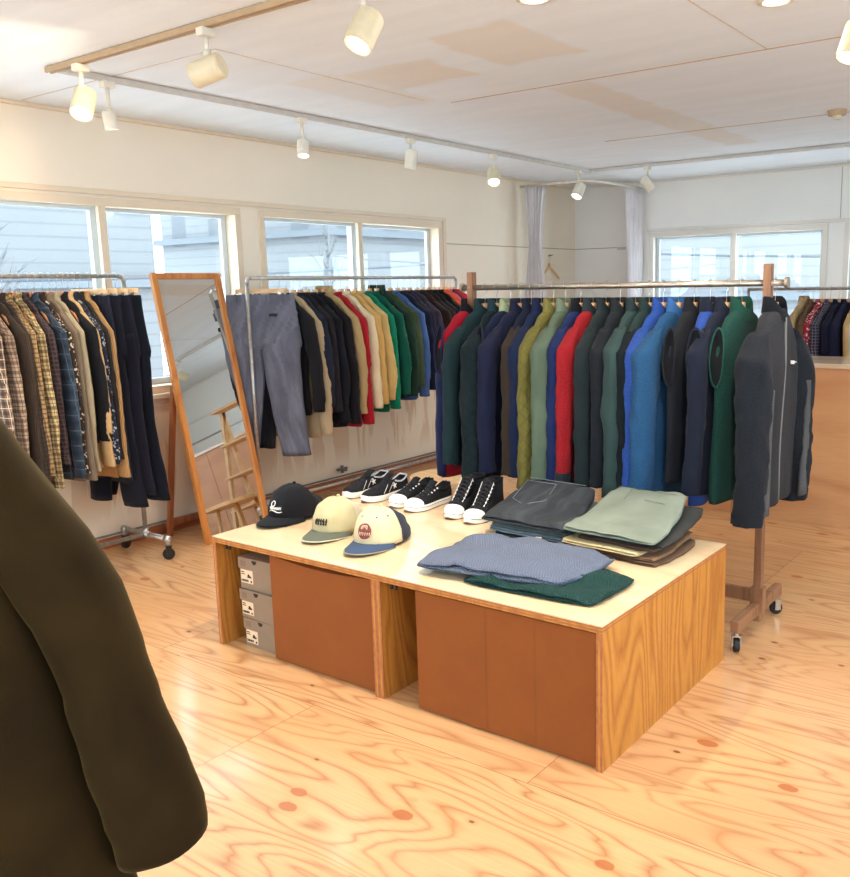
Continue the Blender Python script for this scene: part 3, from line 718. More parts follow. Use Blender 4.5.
# ---- front rack (rail along X at Y=1.33, z 1.455)
RY, RZ3 = 1.33, 1.455
G3 = 'jackets on the wooden front rack'
C_ = lambda *a, **k: fabric(*a, **k)
rack3 = [
 (-1.455, 'vest', C_((178, 26, 46)), None, C_((30, 28, 34)), dict(L=.92, hw=.235, zipper=None, hem=C_((40, 48, 88)), side=C_((40, 48, 88))), 'red', 'red and navy sleeveless vest with black collar, leftmost on the front rack', 'vest'),
 (-1.375, 'jacket', C_((36, 62, 66)), C_((34, 58, 62)), None, dict(L=.86), 'dark teal', 'dark teal jacket right of the red vest on the front rack', 'jacket'),
 (-1.305, 'jacket', C_((26, 42, 46), 'quilt'), None, C_((40, 66, 76)), dict(L=.90, sr=.085, bow=.06, puff=1.35), 'dark green quilted', 'dark green quilted jacket with a wide puffed sleeve', 'jacket'),
 (-1.225, 'vest', C_((28, 38, 66)), None, C_((146, 156, 122)), dict(L=.86, hem=C_((44, 52, 74))), 'sage trimmed navy', 'navy vest with a pale sage collar edge beside the quilted jacket', 'vest'),
 (-1.165, 'jacket', C_((34, 38, 66)), None, None, dict(L=.88), 'plain navy', 'plain navy jacket between the sage trimmed vest and brown edged jacket', 'jacket'),
 (-1.105, 'jacket', C_((26, 32, 54)), C_((66, 52, 40)), None, dict(L=.85, sr=.045), 'brown sleeved navy', 'navy jacket with dark brown sleeves, mostly hidden among navy jackets', 'jacket'),
 (-1.05, 'jacket', C_((26, 40, 76)), None, None, dict(L=.88), 'deep blue', 'deep blue cotton jacket just left of the olive quilted jacket', 'jacket'),
 (-.985, 'jacket', C_((116, 108, 52), 'quilt'), None, C_((124, 116, 62)), dict(L=.90, sr=.066, puff=1.2), 'olive quilted', 'olive yellow quilted jacket on the front rack', 'jacket'),
 (-.92, 'jacket', C_((94, 108, 88)), None, C_((110, 124, 102)), dict(L=.87, sr=.085, bow=.06, puff=1.3, zipper=C_((60, 66, 60))), 'sage green', 'sage green nylon jacket with stand collar on the front rack', 'jacket'),
 (-.840, 'jacket', C_((32, 48, 98)), None, C_((26, 28, 36)), dict(L=.90), 'cobalt', 'cobalt blue jacket with black collar between sage and red jackets', 'jacket'),
 (-.775, 'jacket', C_((160, 26, 32), 'fleece'), None, C_((50, 58, 62)), dict(L=.87, hem=C_((50, 58, 62))), 'red fleece', 'bright red fleece jacket with charcoal collar on the front rack', 'jacket'),
 (-.71, 'jacket', C_((40, 50, 52)), None, None, dict(L=.87, sr=.064), 'charcoal green', 'charcoal green jacket right of the red fleece', 'jacket'),
 (-.64, 'jacket', C_((42, 48, 52)), C_((34, 38, 44)), None, dict(L=.86, sr=.06), 'black shell', 'black shell jacket with a tall stand collar, middle of the front rack', 'jacket'),
 (-.565, 'jacket', C_((58, 80, 76)), None, C_((50, 66, 66)), dict(L=.90, sr=.070, bow=.055, puff=1.3), 'slate green', 'slate green jacket with a full sleeve, right of the black shell', 'jacket'),
 (-.50, 'jacket', C_((38, 58, 56), 'fleece'), C_((22, 30, 34)), None, dict(L=.95), 'dark spruce', 'dark spruce fleece jacket with nearly black sleeves', 'jacket'),
 (-.435, 'jacket', C_((42, 76, 150), 'fleece'), None, None, dict(L=.88), 'royal blue', 'royal blue fleece jacket left of the steel blue fleece', 'jacket'),
 (-.365, 'jacket', C_((36, 80, 118), 'fleece'), None, C_((58, 102, 156)), dict(L=.91, sr=.078, bow=.055, puff=1.35), 'steel blue', 'steel blue fleece jacket with brighter blue collar and full sleeve', 'jacket'),
 (-.295, 'vest', C_((32, 34, 40), 'fleece'), None, None, dict(L=.80), 'black fleece', 'black fleece vest between the two bright blue garments', 'vest'),
 (-.225, 'vest', C_((42, 74, 150), 'fleece'), None, C_((38, 44, 62)), dict(L=.90, hw=.215, th=.04), 'royal blue vest', 'royal blue fleece vest with dark bound armholes', 'vest'),
 (-.155, 'jacket', C_((32, 38, 56)), None, C_((40, 44, 62), 'quilt'), dict(L=.84, sr=.045), 'dark navy puffer', 'dark navy puffer jacket between the blue vest and green vest', 'jacket'),
 (-.090, 'vest', C_((22, 66, 56), 'fleece'), None, C_((24, 76, 62), 'fleece'), dict(L=.86, hw=.21, th=.038), 'forest green', 'forest green fleece vest next to the last charcoal jacket', 'vest'),
]
for i, (x, kd, b, s, c, kw, short, lab, cat) in enumerate(rack3):
    z = RZ3+.018; rz = R(90+rnd.uniform(-9, 9)-2)
    kw2 = dict(sr=.056, drop=.014); kw2.update(kw); kw2['L'] += rnd.uniform(-.02, .02); z += rnd.uniform(-.004, .004)*0; kw2.setdefault('th', .033)
    garment('hanging_vest' if kd == 'vest' else 'hanging_jacket', lab, cat, G3, (x, RY, z-.018), rz, b, s, c, kind=kd, seed=i+1, **kw2)
    hanger((x, RY, z-.018), rz, 'pale wooden hanger inside the %s %s on the front rack' % (short, 'vest' if (kd == 'vest' and 'vest' not in short) else ('garment' if kd == 'vest' else 'jacket')), 'hangers on the front rack')
# end jacket: charcoal fleece with grey side panels, hanging outside the post
ch = C_((30, 34, 41), 'fleece'); gr = C_((84, 84, 84), 'fleece'); dk = C_((48, 47, 50), 'fleece')
EJ = garment('hanging_jacket', 'charcoal fleece jacket with grey panels at the right end of the front rack', 'jacket', G3, (.045, RY, RZ3), R(88), dk, ch, C_((24, 26, 34)), kind='jacket', L=.88, hw=.225, th=.045, sr=.080, sl=.92, bow=.035, puff=1.4, seed=33, zipper=C_((120, 118, 116)), hem=ch, drop=.025)
hanger((.045, RY, RZ3), R(88), 'pale wooden hanger holding the charcoal end jacket of the front rack', 'hangers on the front rack')
for sgn in (-1,):
    pass
# grey under-arm panel and small white chest embroidery on the end jacket
for sgn in (-1, 1):
    m = MB(); rg = []
    for k in range(14):
        t = k/13; z = -.40-.49*t; w = .006+.040*t; x = sgn*(.225*.93-.018+.030*math.sin(min(1, (.25+t*.72)*1.25)*PI*.62))
        y0 = -.083+.010*t
        rg.append([(x-w*1.0, y0+.006, z), (x-w*.4, y0-.004, z), (x+w*.5, y0-.004, z), (x+w, y0+.008, z), (x+w*.6, y0+.02, z), (x-w*.6, y0+.02, z)])
    m.loft(rg); m.build('side_panel', gr, EJ, smooth=True)
m = MB(); m.box((.078, -.0585, -.320), (.106, -.040, -.316)); m.box((.078, -.0585, -.325), (.084, -.040, -.311)); m.build('chest_logo', M['lace_w'], EJ, bevel=.001)

# ---- middle rack (rail along Y at X=-3.25, z 1.535)
RX, RZ2 = -3.25, 1.535
G2 = 'tops on the middle rack by the window'
rack2 = [
 (1.67, 'sweater', (34, 32, 36), 'plain', .86, 'black', 'black sweatshirt just behind the grey work trousers'),
 (1.73, 'sweater', (186, 162, 128), 'knit', 1.02, 'beige knit', 'beige knit sweater beside the trousers, sleeve hanging low'),
 (1.79, 'sweater', (40, 46, 64), 'plain', .84, 'slate navy', 'slate navy sweatshirt behind the beige knit'),
 (1.85, 'sweater', (44, 38, 44), 'plain', .88, 'aubergine', 'dark aubergine sweatshirt, fourth top of the middle rack'),
 (1.91, 'sweater', (28, 30, 40), 'plain', .96, 'ink black', 'ink black sweatshirt left of another black one with ribbed cuffs'),
 (1.98, 'sweater', (36, 32, 38), 'plain', .98, 'faded black', 'faded black sweatshirt just left of the tan jacket'),
 (2.06, 'jacket', (178, 150, 104), 'plain', .92, 'tan collared', 'tan collared jacket left of the bright red sweater'),
 (2.14, 'sweater', (190, 30, 44), 'knit', 1.0, 'bright red', 'bright red sweater hanging lowest between tan and cream'),
 (2.215, 'sweater', (226, 206, 168), 'plain', .90, 'cream', 'cream sweatshirt right of the bright red sweater'),
 (2.285, 'sweater', (212, 168, 98), 'knit', .88, 'mustard yellow', 'mustard yellow sweater between cream and green sweaters'),
 (2.35, 'sweater', (202, 170, 108), 'plain', .86, 'golden beige', 'golden beige sweatshirt touching the emerald one'),
 (2.425, 'sweater', (10, 128, 96), 'plain', .93, 'emerald', 'emerald green sweatshirt, brightest green of the middle rack'),
 (2.50, 'sweater', (20, 98, 78), 'plain', .84, 'teal green', 'teal green sweatshirt right of the emerald one'),
 (2.575, 'jacket', (36, 66, 52), 'plain', .86, 'pine green', 'pine green jacket right of the teal green sweatshirt'),
 (2.645, 'sweater', (76, 92, 60), 'knit', .80, 'moss green', 'moss green sweater left of the denim blue one'),
 (2.72, 'sweater', (72, 102, 154), 'plain', .88, 'denim blue', 'denim blue sweatshirt, brightest blue of the middle rack'),
 (2.80, 'sweater', (38, 42, 66), 'plain', .84, 'midnight blue', 'midnight blue sweatshirt right of the denim blue one'),
 (2.87, 'sweater', (54, 46, 66), 'plain', .82, 'plum', 'dark plum sweatshirt, darker of two purple tops'),
 (2.94, 'sweater', (70, 62, 78), 'plain', .82, 'dusty purple', 'dusty purple sweatshirt, lighter of two purple tops'),
 (3.02, 'sweater', (62, 44, 40), 'plain', .80, 'chestnut', 'chestnut brown sweatshirt, first of the brown tops'),
 (3.09, 'sweater', (52, 40, 38), 'knit', .80, 'dark brown', 'dark brown sweater, second of the brown tops'),
 (3.16, 'sweater', (40, 32, 34), 'plain', .80, 'espresso', 'espresso brown sweatshirt, darkest of the brown tops'),
 (3.23, 'sweater', (28, 28, 34), 'plain', .78, 'jet black', 'jet black sweatshirt left of the orange one'),
 (3.285, 'sweater', (222, 84, 42), 'plain', .78, 'orange', 'orange sweatshirt near the far end of the middle rack'),
 (3.34, 'sweater', (214, 96, 96), 'plain', .78, 'coral', 'coral pink sweatshirt right of the orange one'),
 (3.385, 'sweater', (96, 44, 62), 'plain', .76, 'maroon', 'maroon sweatshirt between coral and crimson ones'),
 (3.43, 'sweater', (196, 40, 58), 'plain', .76, 'crimson', 'crimson sweatshirt, last but one on the middle rack'),
 (3.465, 'sweater', (216, 36, 62), 'plain', .75, 'scarlet', 'scarlet top at the far right end of the middle rack'),
]
for i, (y, kd, c, k, L, short, lab) in enumerate(rack2):
    rz = R(rnd.uniform(-5, 5)+6); b = C_(c, k)
    garment('hanging_jacket' if kd == 'jacket' else 'hanging_sweatshirt', lab, 'jacket' if kd == 'jacket' else 'sweatshirt', G2, (RX, y, RZ2), rz, b, None, None, kind=kd, seed=40+i, L=L, hw=.205, th=.030, sr=.058, bow=.085)
    hanger((RX, y, RZ2), rz, 'pale wooden hanger inside the %s top on the middle rack' % short, 'hangers on the middle rack', 'hanger' if i % 3 else 'hanger_r')
pants('washed grey blue work trousers clipped at the near end of the middle rack', 'trousers at the end of the middle rack', (RX+.02, 1.50, RZ2), R(38), C_((104, 106, 120), 'denim'), L=1.12, seed=3, hw=.24, th=.05, spread=.06, taper=.72)
pj = [o for o in col.objects if o.name == 'hanging_trousers'][0]; pt_ = bx((.06, -.060, -.235), (.105, -.040, -.218)).build('label_patch', M['ink'], pj)
clip_hanger((RX+.02, 1.50, RZ2), R(38), 'clip hanger holding the washed grey blue work trousers', 'clip hangers')
pants('dark grey trousers behind the washed work trousers on the middle rack', 'trousers at the end of the middle rack', (RX-.02, 1.60, RZ2), R(10), C_((44, 44, 52), 'denim'), L=1.10, seed=9, hw=.20, th=.03, spread=.03)
clip_hanger((RX-.02, 1.60, RZ2), R(10), 'clip hanger holding the dark grey trousers', 'clip hangers')

# ---- left rack (rail along Y at X=-3.25)
G1 = 'shirts on the left rack'
rack1 = [
 (-.17, (128, 104, 88), 'plaid', (70, 50, 46), (222, 200, 170), 1.0, 'taupe plaid', 'taupe plaid flannel shirt cut off by the left edge'),
 (-.12, (172, 146, 122), 'plaid', (86, 60, 54), (60, 40, 40), 1.0, 'pink beige plaid', 'pink beige plaid shirt with dark lines at the left edge'),
 (-.07, (82, 66, 54), 'cord', None, None, .98, 'brown corduroy', 'dark brown corduroy shirt, second brown from the left edge'),
 (-.03, (74, 60, 50), 'check', (50, 40, 36), None, 1.06, 'brown tweed', 'brown tweed shirt hanging lower than its neighbours'),
 (.01, (164, 132, 92), 'check', (70, 52, 40), None, .96, 'houndstooth', 'tan and brown houndstooth check shirt'),
 (.06, (196, 170, 120), 'plaid', (64, 46, 38), (40, 30, 28), 1.03, 'yellow plaid', 'yellow beige plaid flannel shirt with dark brown squares'),
 (.10, (58, 44, 48), 'check', (96, 76, 74), None, .92, 'mulberry check', 'dark mulberry check shirt left of the blue flannel'),
 (.15, (64, 78, 94), 'softplaid', (40, 48, 62), (84, 98, 112), 1.0, 'blue flannel', 'faded blue grey flannel shirt with wide soft plaid'),
 (.19, (60, 46, 40), 'print', (196, 176, 150), None, .98, 'spotted', 'dark brown spotted print shirt right of the blue flannel'),
 (.235, (124, 106, 88), 'plain', None, None, 1.02, 'taupe', 'plain taupe overshirt with brown cuffs'),
 (.275, (156, 140, 112), 'plain', None, None, .98, 'khaki', 'khaki beige shirt between the taupe and black shirts'),
 (.315, (36, 34, 38), 'plain', None, None, .84, 'black short', 'black shirt with shorter sleeves, middle of left rack'),
 (.35, (190, 154, 106), 'plain', None, None, .97, 'light tan', 'light tan shirt between the black and patterned shirts'),
 (.385, (44, 48, 62), 'print', (158, 160, 166), None, .96, 'blue print', 'dark blue shirt with pale irregular print'),
 (.42, (52, 44, 40), 'plain', None, None, .94, 'charcoal brown', 'charcoal brown shirt left of the caramel one'),
 (.455, (190, 144, 92), 'cord', None, None, 1.04, 'caramel', 'caramel tan shirt, last before the navy trousers'),
]
for i, (y, c, k, c2, c3, L, short, lab) in enumerate(rack1):
    rz = R(rnd.uniform(-4, 4)+5); b = C_(c, k, c2, c3); y = -.20+(y+.17)*.88
    garment('hanging_shirt', lab, 'shirt', G1, (RX, y, 1.548), rz, b, None, None, kind='shirt', seed=80+i, L=L, hw=.195, th=.0165, puff=1.05, sr=.060, bow=.085, zipper=None)
    hanger((RX, y, 1.548), rz, 'reddish wooden hanger inside the %s shirt on the left rack' % short, 'hangers on the left rack', 'hanger_r')
for i, (y, c, L, lab) in enumerate([(.40, (36, 40, 58), 1.08, 'navy work trousers right beside the caramel shirt'), (.445, (30, 32, 46), 1.22, 'black navy trousers, second pair on the left rack'), (.50, (34, 34, 50), 1.16, 'dusky navy trousers, third pair on the left rack'), (.55, (24, 28, 42), 1.20, 'darkest navy trousers at the right end of the left rack')]):
    pants(lab, 'trousers on the left rack', (RX, y, 1.548), R(3+4*i), C_(c, 'plain'), L=L, seed=20+i, hw=.19, th=.026, spread=.05+.02*i, taper=.8)
    clip_hanger((RX, y, 1.548), R(3+4*i), 'clip hanger of the %s' % lab.split(',')[0].replace(' right beside the caramel shirt', ' beside the caramel shirt'), 'clip hangers')

# ---- far rack behind the counter (rail along X at Y=4.6)
G4 = 'clothes on the far rack behind the counter'
rack4 = [
 (-.80, 'jacket', (186, 154, 108), 'quilt', None, 'tan jacket', 'tan padded jacket at the left end of the far rack'),
 (-.735, 'shirt', (112, 84, 62), 'plain', None, 'brown shirt', 'brown shirt half hidden behind the tan jacket'),
 (-.67, 'shirt', (176, 44, 60), 'print', (226, 206, 200), 'red floral shirt', 'red floral print shirt on the far rack'),
 (-.61, 'shirt', (44, 46, 72), 'check', (120, 110, 120), 'navy checked shirt', 'navy checked shirt right of the red floral one'),
 (-.55, 'shirt', (34, 34, 58), 'plain', None, 'dark navy shirt', 'dark navy shirt right of the checked one'),
 (-.485, 'shirt', (40, 40, 70), 'plain', None, 'plain navy top', 'plain navy top with rounded shoulder on the far rack'),
 (-.42, 'shirt', (206, 168, 116), 'plain', None, 'honey shirt', 'honey tan shirt at the right edge of the picture'),
 (-.35, 'shirt', (206, 206, 196), 'plain', None, 'white shirt', 'off white shirt beyond the right edge of the picture'),
 (-.28, 'jacket', (70, 84, 70), 'plain', None, 'green jacket', 'green jacket beyond the right edge of the picture'),
]
for i, (x, kd, c, k, c2, short, lab) in enumerate(rack4):
    rz = R(90+rnd.uniform(-5, 5)-6)
    garment('hanging_jacket' if kd == 'jacket' else 'hanging_shirt', lab, kd, G4, (x, 4.6, 1.40), rz, C_(c, k, c2), kind=kd, seed=120+i, L=.85, hw=.22, th=.028, sr=.056, bow=.04)
    hanger((x, 4.6, 1.40), rz, 'reddish wooden hanger inside the %s on the far rack' % short, 'hangers on the far rack', 'hanger_r')

# single empty hanger on the fitting corner wall
hanger((XA+.016, 5.38, 1.745), R(90), 'empty wooden hanger hanging alone on the fitting corner wall', 'single wall hanger')
m = MB(); m.cyl((XA, 5.38, 1.745), (XA+.05, 5.38, 1.752), .006, 10); tag(m.build('wall_hook', M['steel'], smooth=True), 'small metal peg on the fitting corner wall', 'hook')

# ================================================================ RACKS
def caster(parent, x, y, z=.0, ang=0, r=.032, fork='steel'):
    c = empty('caster', (x, y, 0)); c.parent = parent; c.rotation_euler = (0, 0, ang)
    m = MB(); m.cyl((-.011, 0, r), (.011, 0, r), r, 20); m.build('wheel', M['black'], c, bevel=.003)
    m = MB(); m.box((-.018, -.012, r-.006), (-.014, .014, r*2+.012)); m.box((.014, -.012, r-.006), (.018, .014, r*2+.012)); m.box((-.018, -.014, r*2+.008), (.018, .016, r*2+.014)); m.cyl((0, 0, r*2+.012), (0, 0, r*2+.03), .010, 10); m.cyl((-.02, 0, r), (.02, 0, r), .007, 10)
    m.build('fork', M[fork], c)
    return c
def pipe_rack(name, y0, y1, zr, x, label):
    r = empty(name, (x, (y0+y1)/2, 0), 0, label, 'clothes rack'); a, b = y0-(y0+y1)/2, y1-(y0+y1)/2; q = .0125; rr = .03
    m = MB(); m.tube([(0, a+rr, zr), (0, (a+b)/2, zr), (0, b-rr, zr)], q, 14); m.build('rail', M['galv'], r, smooth=True)
    for s, e in ((1, a), (-1, b)):
        m = MB(); P = [(0, e+s*rr*(1-math.cos(R(t))), zr-rr*(1-math.sin(R(t)))) for t in range(0, 91, 15)]
        m.tube(P, q*1.0, 14); m.build('elbow', M['galv'], r, smooth=True)
        m = MB(); m.cyl((0, e, .115), (0, e, zr-rr), q, 14); m.cyl((0, e, .15), (0, e, .105), .018, 14); m.build('post', M['galv'], r, smooth=True)
        m = MB(); m.tube([(-.20, e, .115), (0, e, .115), (.20, e, .115)], q*1.15, 14); m.cyl((-.22, e, .115), (-.185, e, .115), .0195, 14); m.cyl((.22, e, .115), (.185, e, .115), .0195, 14)
        m.cyl((-.205, e, .115), (-.205, e, .08), .0165, 12); m.cyl((.205, e, .115), (.205, e, .08), .0165, 12); m.cyl((-.03, e, .115), (.03, e, .115), .019, 12)
        m.build('foot_pipe', M['galv'], r, smooth=True)
        caster(r, -.205, e, ang=R(20), fork='blackp'); caster(r, .205, e, ang=R(-25), fork='blackp')
    m = MB(); m.tube([(0, a, .115), (0, b, .115)], q, 14); m.build('lower_rail', M['galv'], r, smooth=True)
    return r
pipe_rack('pipe_clothes_rack', -1.15, .60, 1.548, RX, 'galvanized pipe rack of plaid shirts against the left window wall')
pipe_rack('pipe_clothes_rack', 1.42, 3.50, 1.535, RX, 'thin steel pipe rack of coloured sweatshirts under the middle window')
pipe = empty('pipe_clothes_rack', (.15, 4.6, 0), 0, 'thin steel rack behind the wooden counter at the far right', 'clothes rack')
m = MB(); m.tube([(-1.38, 0, 1.40), (1.2, 0, 1.40)], .011, 12); m.build('rail', M['galv'], pipe, smooth=True)
for s in (-1.38, 1.2):
    m = MB(); m.cyl((s, 0, .02), (s, 0, 1.41), .011, 12); m.build('post', M['galv'], pipe, smooth=True)
    m = MB(); m.tube([(s, -.22, .02), (s, .22, .02)], .013, 10); m.build('foot_pipe', M['galv'], pipe, smooth=True)

r = empty('wooden_clothes_rack', (-.72, RY, 0), 0, 'brown wooden clothes rack with steel rail standing behind the display table', 'clothes rack')
m = MB(); m.cyl((-.785, 0, RZ3), (.80, 0, RZ3), .0135, 16); m.build('rail', M['steel'], r, smooth=True)
for s in (-.79, .81):
    m = MB(); m.cyl((s-.006, 0, RZ3), (s+.006, 0, RZ3), .022, 16); m.build('rail_knob', M['steel'], r, smooth=False)
for s in (-.735, .735):
    bx((s-.016, -.019, .05), (s+.016, .019, 1.53)).build('post', M['rack_wood'], r, bevel=.003)
    bx((s-.027, -.023, .085), (s+.027, .023, .20)).build('post_sleeve', M['rack_wood'], r, bevel=.003)
    f = bx((s-.017, -.27, .085), (s+.017, .27, .135)).build('foot_beam', M['rack_wood'], r, bevel=.003)
    caster(r, s, -.245, ang=R(30), r=.028, fork='steel'); caster(r, s, .245, ang=R(-40), r=.028, fork='steel')
bx((-.735, -.012, .13), (.735, .012, .185)).build('lower_beam', M['rack_wood'], r, bevel=.003)

# ================================================================ STANDING MIRROR
def mirror():
    yb, wd = .885, .49; xb, zb = -3.10, .0; Lm = 1.60; tilt = math.asin(.31/1.6)
    r = empty('standing_mirror', (xb, yb+wd/2, 0), R(3), 'tall leaning mirror in an orange wood frame between the left racks', 'mirror')
    rot = Matrix.Rotation(-tilt, 3, 'Y')
    def bb(a, b): return MB().box(a, b, rot)
    fw = .034; h = wd/2
    for s in (-1, 1): bb((-.028, min(s*h, s*(h-fw)), 0), (0, max(s*h, s*(h-fw)), Lm)).build('frame_stile', M['frame_wood'], r, bevel=.002)
    bb((-.028, -h+fw, Lm-fw), (0, h-fw, Lm)).build('frame_rail', M['frame_wood'], r, bevel=.002)
    bb((-.028, -h+fw, 0), (0, h-fw, fw)).build('frame_rail', M['frame_wood'], r, bevel=.002)
    bb((-.018, -h+fw, fw), (-.012, h-fw, Lm-fw)).build('mirror_glass', M['mirror'], r)
    bb((-.026, -h+fw, fw), (-.019, h-fw, Lm-fw)).build('back_board', M['leg_wood'], r)
    for s in (-1, 1):
        top = rot @ Vector((-.03, s*(h-.014), .95)); 
        m = MB(); xx = -.36
        k = .014
        m.loft([[(xx-k, s*(h-.014)-k, 0), (xx+k, s*(h-.014)-k, 0), (xx+k, s*(h-.014)+k, 0), (xx-k, s*(h-.014)+k, 0)], [(top.x-k, top.y-k, top.z), (top.x+k, top.y-k, top.z), (top.x+k, top.y+k, top.z), (top.x-k, top.y+k, top.z)]])
        m.build('back_leg', M['leg_wood'], r, bevel=.002)
    bx((-.372, -h, .06), (-.352, h, .10)).build('leg_brace', M['leg_wood'], r, bevel=.002)
mirror()

# ================================================================ COUNTER
r = empty('wooden_counter', (.55, 3.4, 0), 0, 'long light plywood counter with pale top behind the front rack', 'counter')
for k, (a, b) in enumerate(((-2.25, -1.34), (-1.337, -.605), (-.602, .305), (.308, 1.21), (1.213, 2.1))):
    bx((a, -.245, 0), (b, -.22, .95)).build('front_panel', M['lauan'], r, bevel=.0015)
bx((-2.25, -.22, 0), (-2.23, .25, .95)).build('end_panel', M['lauan'], r)
bx((-2.27, -.26, .95), (2.1, .28, .978)).build('counter_top', wood('counter_top_pale', (232, 204, 174), (214, 180, 146), None, rings=4, rough=.22, coat=.4, contrast=.3), r, bevel=.003)

# stepped shelf and partition that the mirror shows
r = empty('ladder_shelf', (-1.86, 2.80, 0), 0, 'light wooden ladder shelf reflected in the standing mirror', 'shelf')
for s in (-1, 1):
    for q in (0, 1):
        m = MB(); x = s*.32; y = .0 if q else -.30
        m.loft([[(x-.016, y-.016, 0), (x+.016, y-.016, 0), (x+.016, y+.016, 0), (x-.016, y+.016, 0)], [(x-.016, -.016, 1.14), (x+.016, -.016, 1.14), (x+.016, .016, 1.14), (x-.016, .016, 1.14)]])
        if q: m.build('upright', M['stool'], r)
        else: m.build('slanted_rail', M['stool'], r)
for z, d in ((.27, .25), (.55, .19), (.83, .13), (1.13, .12)): bx((-.34, -d, z), (.34, .02, z+.02)).build('shelf_board', M['stool'], r, bevel=.002)

# ================================================================ STOOL / PLINTH
r = empty('round_stool', (-2.2, 2.02, 0), 0, 'low round pale plywood stool on the floor behind the sneakers', 'stool')
m = MB(); m.cyl((0, 0, .272), (0, 0, .30), .235, 40); m.build('seat', M['stool'], r, bevel=.003)
for a in (45, 135, 225, 315):
    m = MB(); m.cyl((math.cos(R(a))*.19, math.sin(R(a))*.19, 0), (math.cos(R(a))*.14, math.sin(R(a))*.14, .272), .014, 12); m.build('leg', M['stool'], r, smooth=True)

# ================================================================ DISPLAY TABLE UNITS
TH = .469; DP = .9875
def table_unit(x0, x1, label):
    r = empty('display_table', ((x0+x1)/2, DP/2, 0), 0, label, 'display table', 'low plywood display units')
    hx = (x1-x0)/2; hy = DP/2; t = .021
    tp = MB(); tp.box((-hx, -hy, TH-.004), (hx, hy, TH)); tp.build('table_top', M['birch'], r)
    m = MB()
    for k in range(4): m.cur = k % 2; m.box((-hx, -hy, TH-.004-t/4*(k+1)+.0), (hx, hy, TH-.004-t/4*k))
    m.build('top_edge', [M['ply_edge'], M['ply_side']], r)
    for s in (-1, 1):
        a, b = (-hx, -hx+t) if s < 0 else (hx-t, hx)
        bx((a, -hy+.002, 0), (b, hy, TH-.004-t)).build('side_panel', M['ply_side'], r)
        m = MB()
        for k in range(3): m.cur = k % 2; m.box((a+t/3*k, -hy, 0), (a+t/3*(k+1), -hy+.0022, TH-.004-t))
        m.build('panel_edge', [M['ply_edge'], M['ply_side']], r)
    bx((-hx+t, hy-.012, .0), (hx-t, hy, TH-.03)).build('back_panel', M['inner_ply'], r)
    for s in (-1,):
        for d in (.0, .02):
            m = MB(); m.cyl((-hx+t+.03+d, -hy+.03, TH-.026), (-hx+t+.03+d, -hy+.03, TH-.055), .006, 8); m.build('cable_clip', M['blackp'], r)
    return r
table_unit(-1.82, -.9105, 'left unit of the low plywood display table, shoe boxes inside')
table_unit(-.9095, 0, 'right unit of the low plywood display table at the near corner')

def carton(x0, x1, z1, y0, y1, label, sag=.0):
    r = empty('cardboard_carton', ((x0+x1)/2, (y0+y1)/2, 0), 0, label, 'cardboard box', 'large cartons under the table')
    hx, hy = (x1-x0)/2, (y1-y0)/2
    m = MB(); N = 24; rings = []
    # body whose front edge sags slightly in the middle
    for (yy, f) in ((-hy, 1), (-hy+.06, .5), (hy, 0)):
        ring = [(-hx+2*hx*k/N, yy, .004) for k in range(N+1)] + [(hx-2*hx*k/N, yy, z1-sag*f*math.sin(PI*k/N)**1.0) for k in range(N+1)]
        rings.append(ring)
    m.loft(rings); m.build('carton_body', M['kraft'], r, bevel=.002)
    tape = plain('carton_fold', (130, 68, 16), .8)
    for k in ((.42, .69) if sag == 0 else ()):
        x = -hx+2*hx*k
        bx((x-.004, -hy-.0003, .008), (x+.004, -hy+.001, z1-sag-.004)).build('fold_line', tape, r)
    return r
carton(-1.497, -.937, .436, .022, .80, 'large brown cardboard carton right of the shoe boxes under the table', .018)
carton(-.735, -.028, .436, .012, .80, 'wide brown cardboard carton in the right unit of the display table', .0)

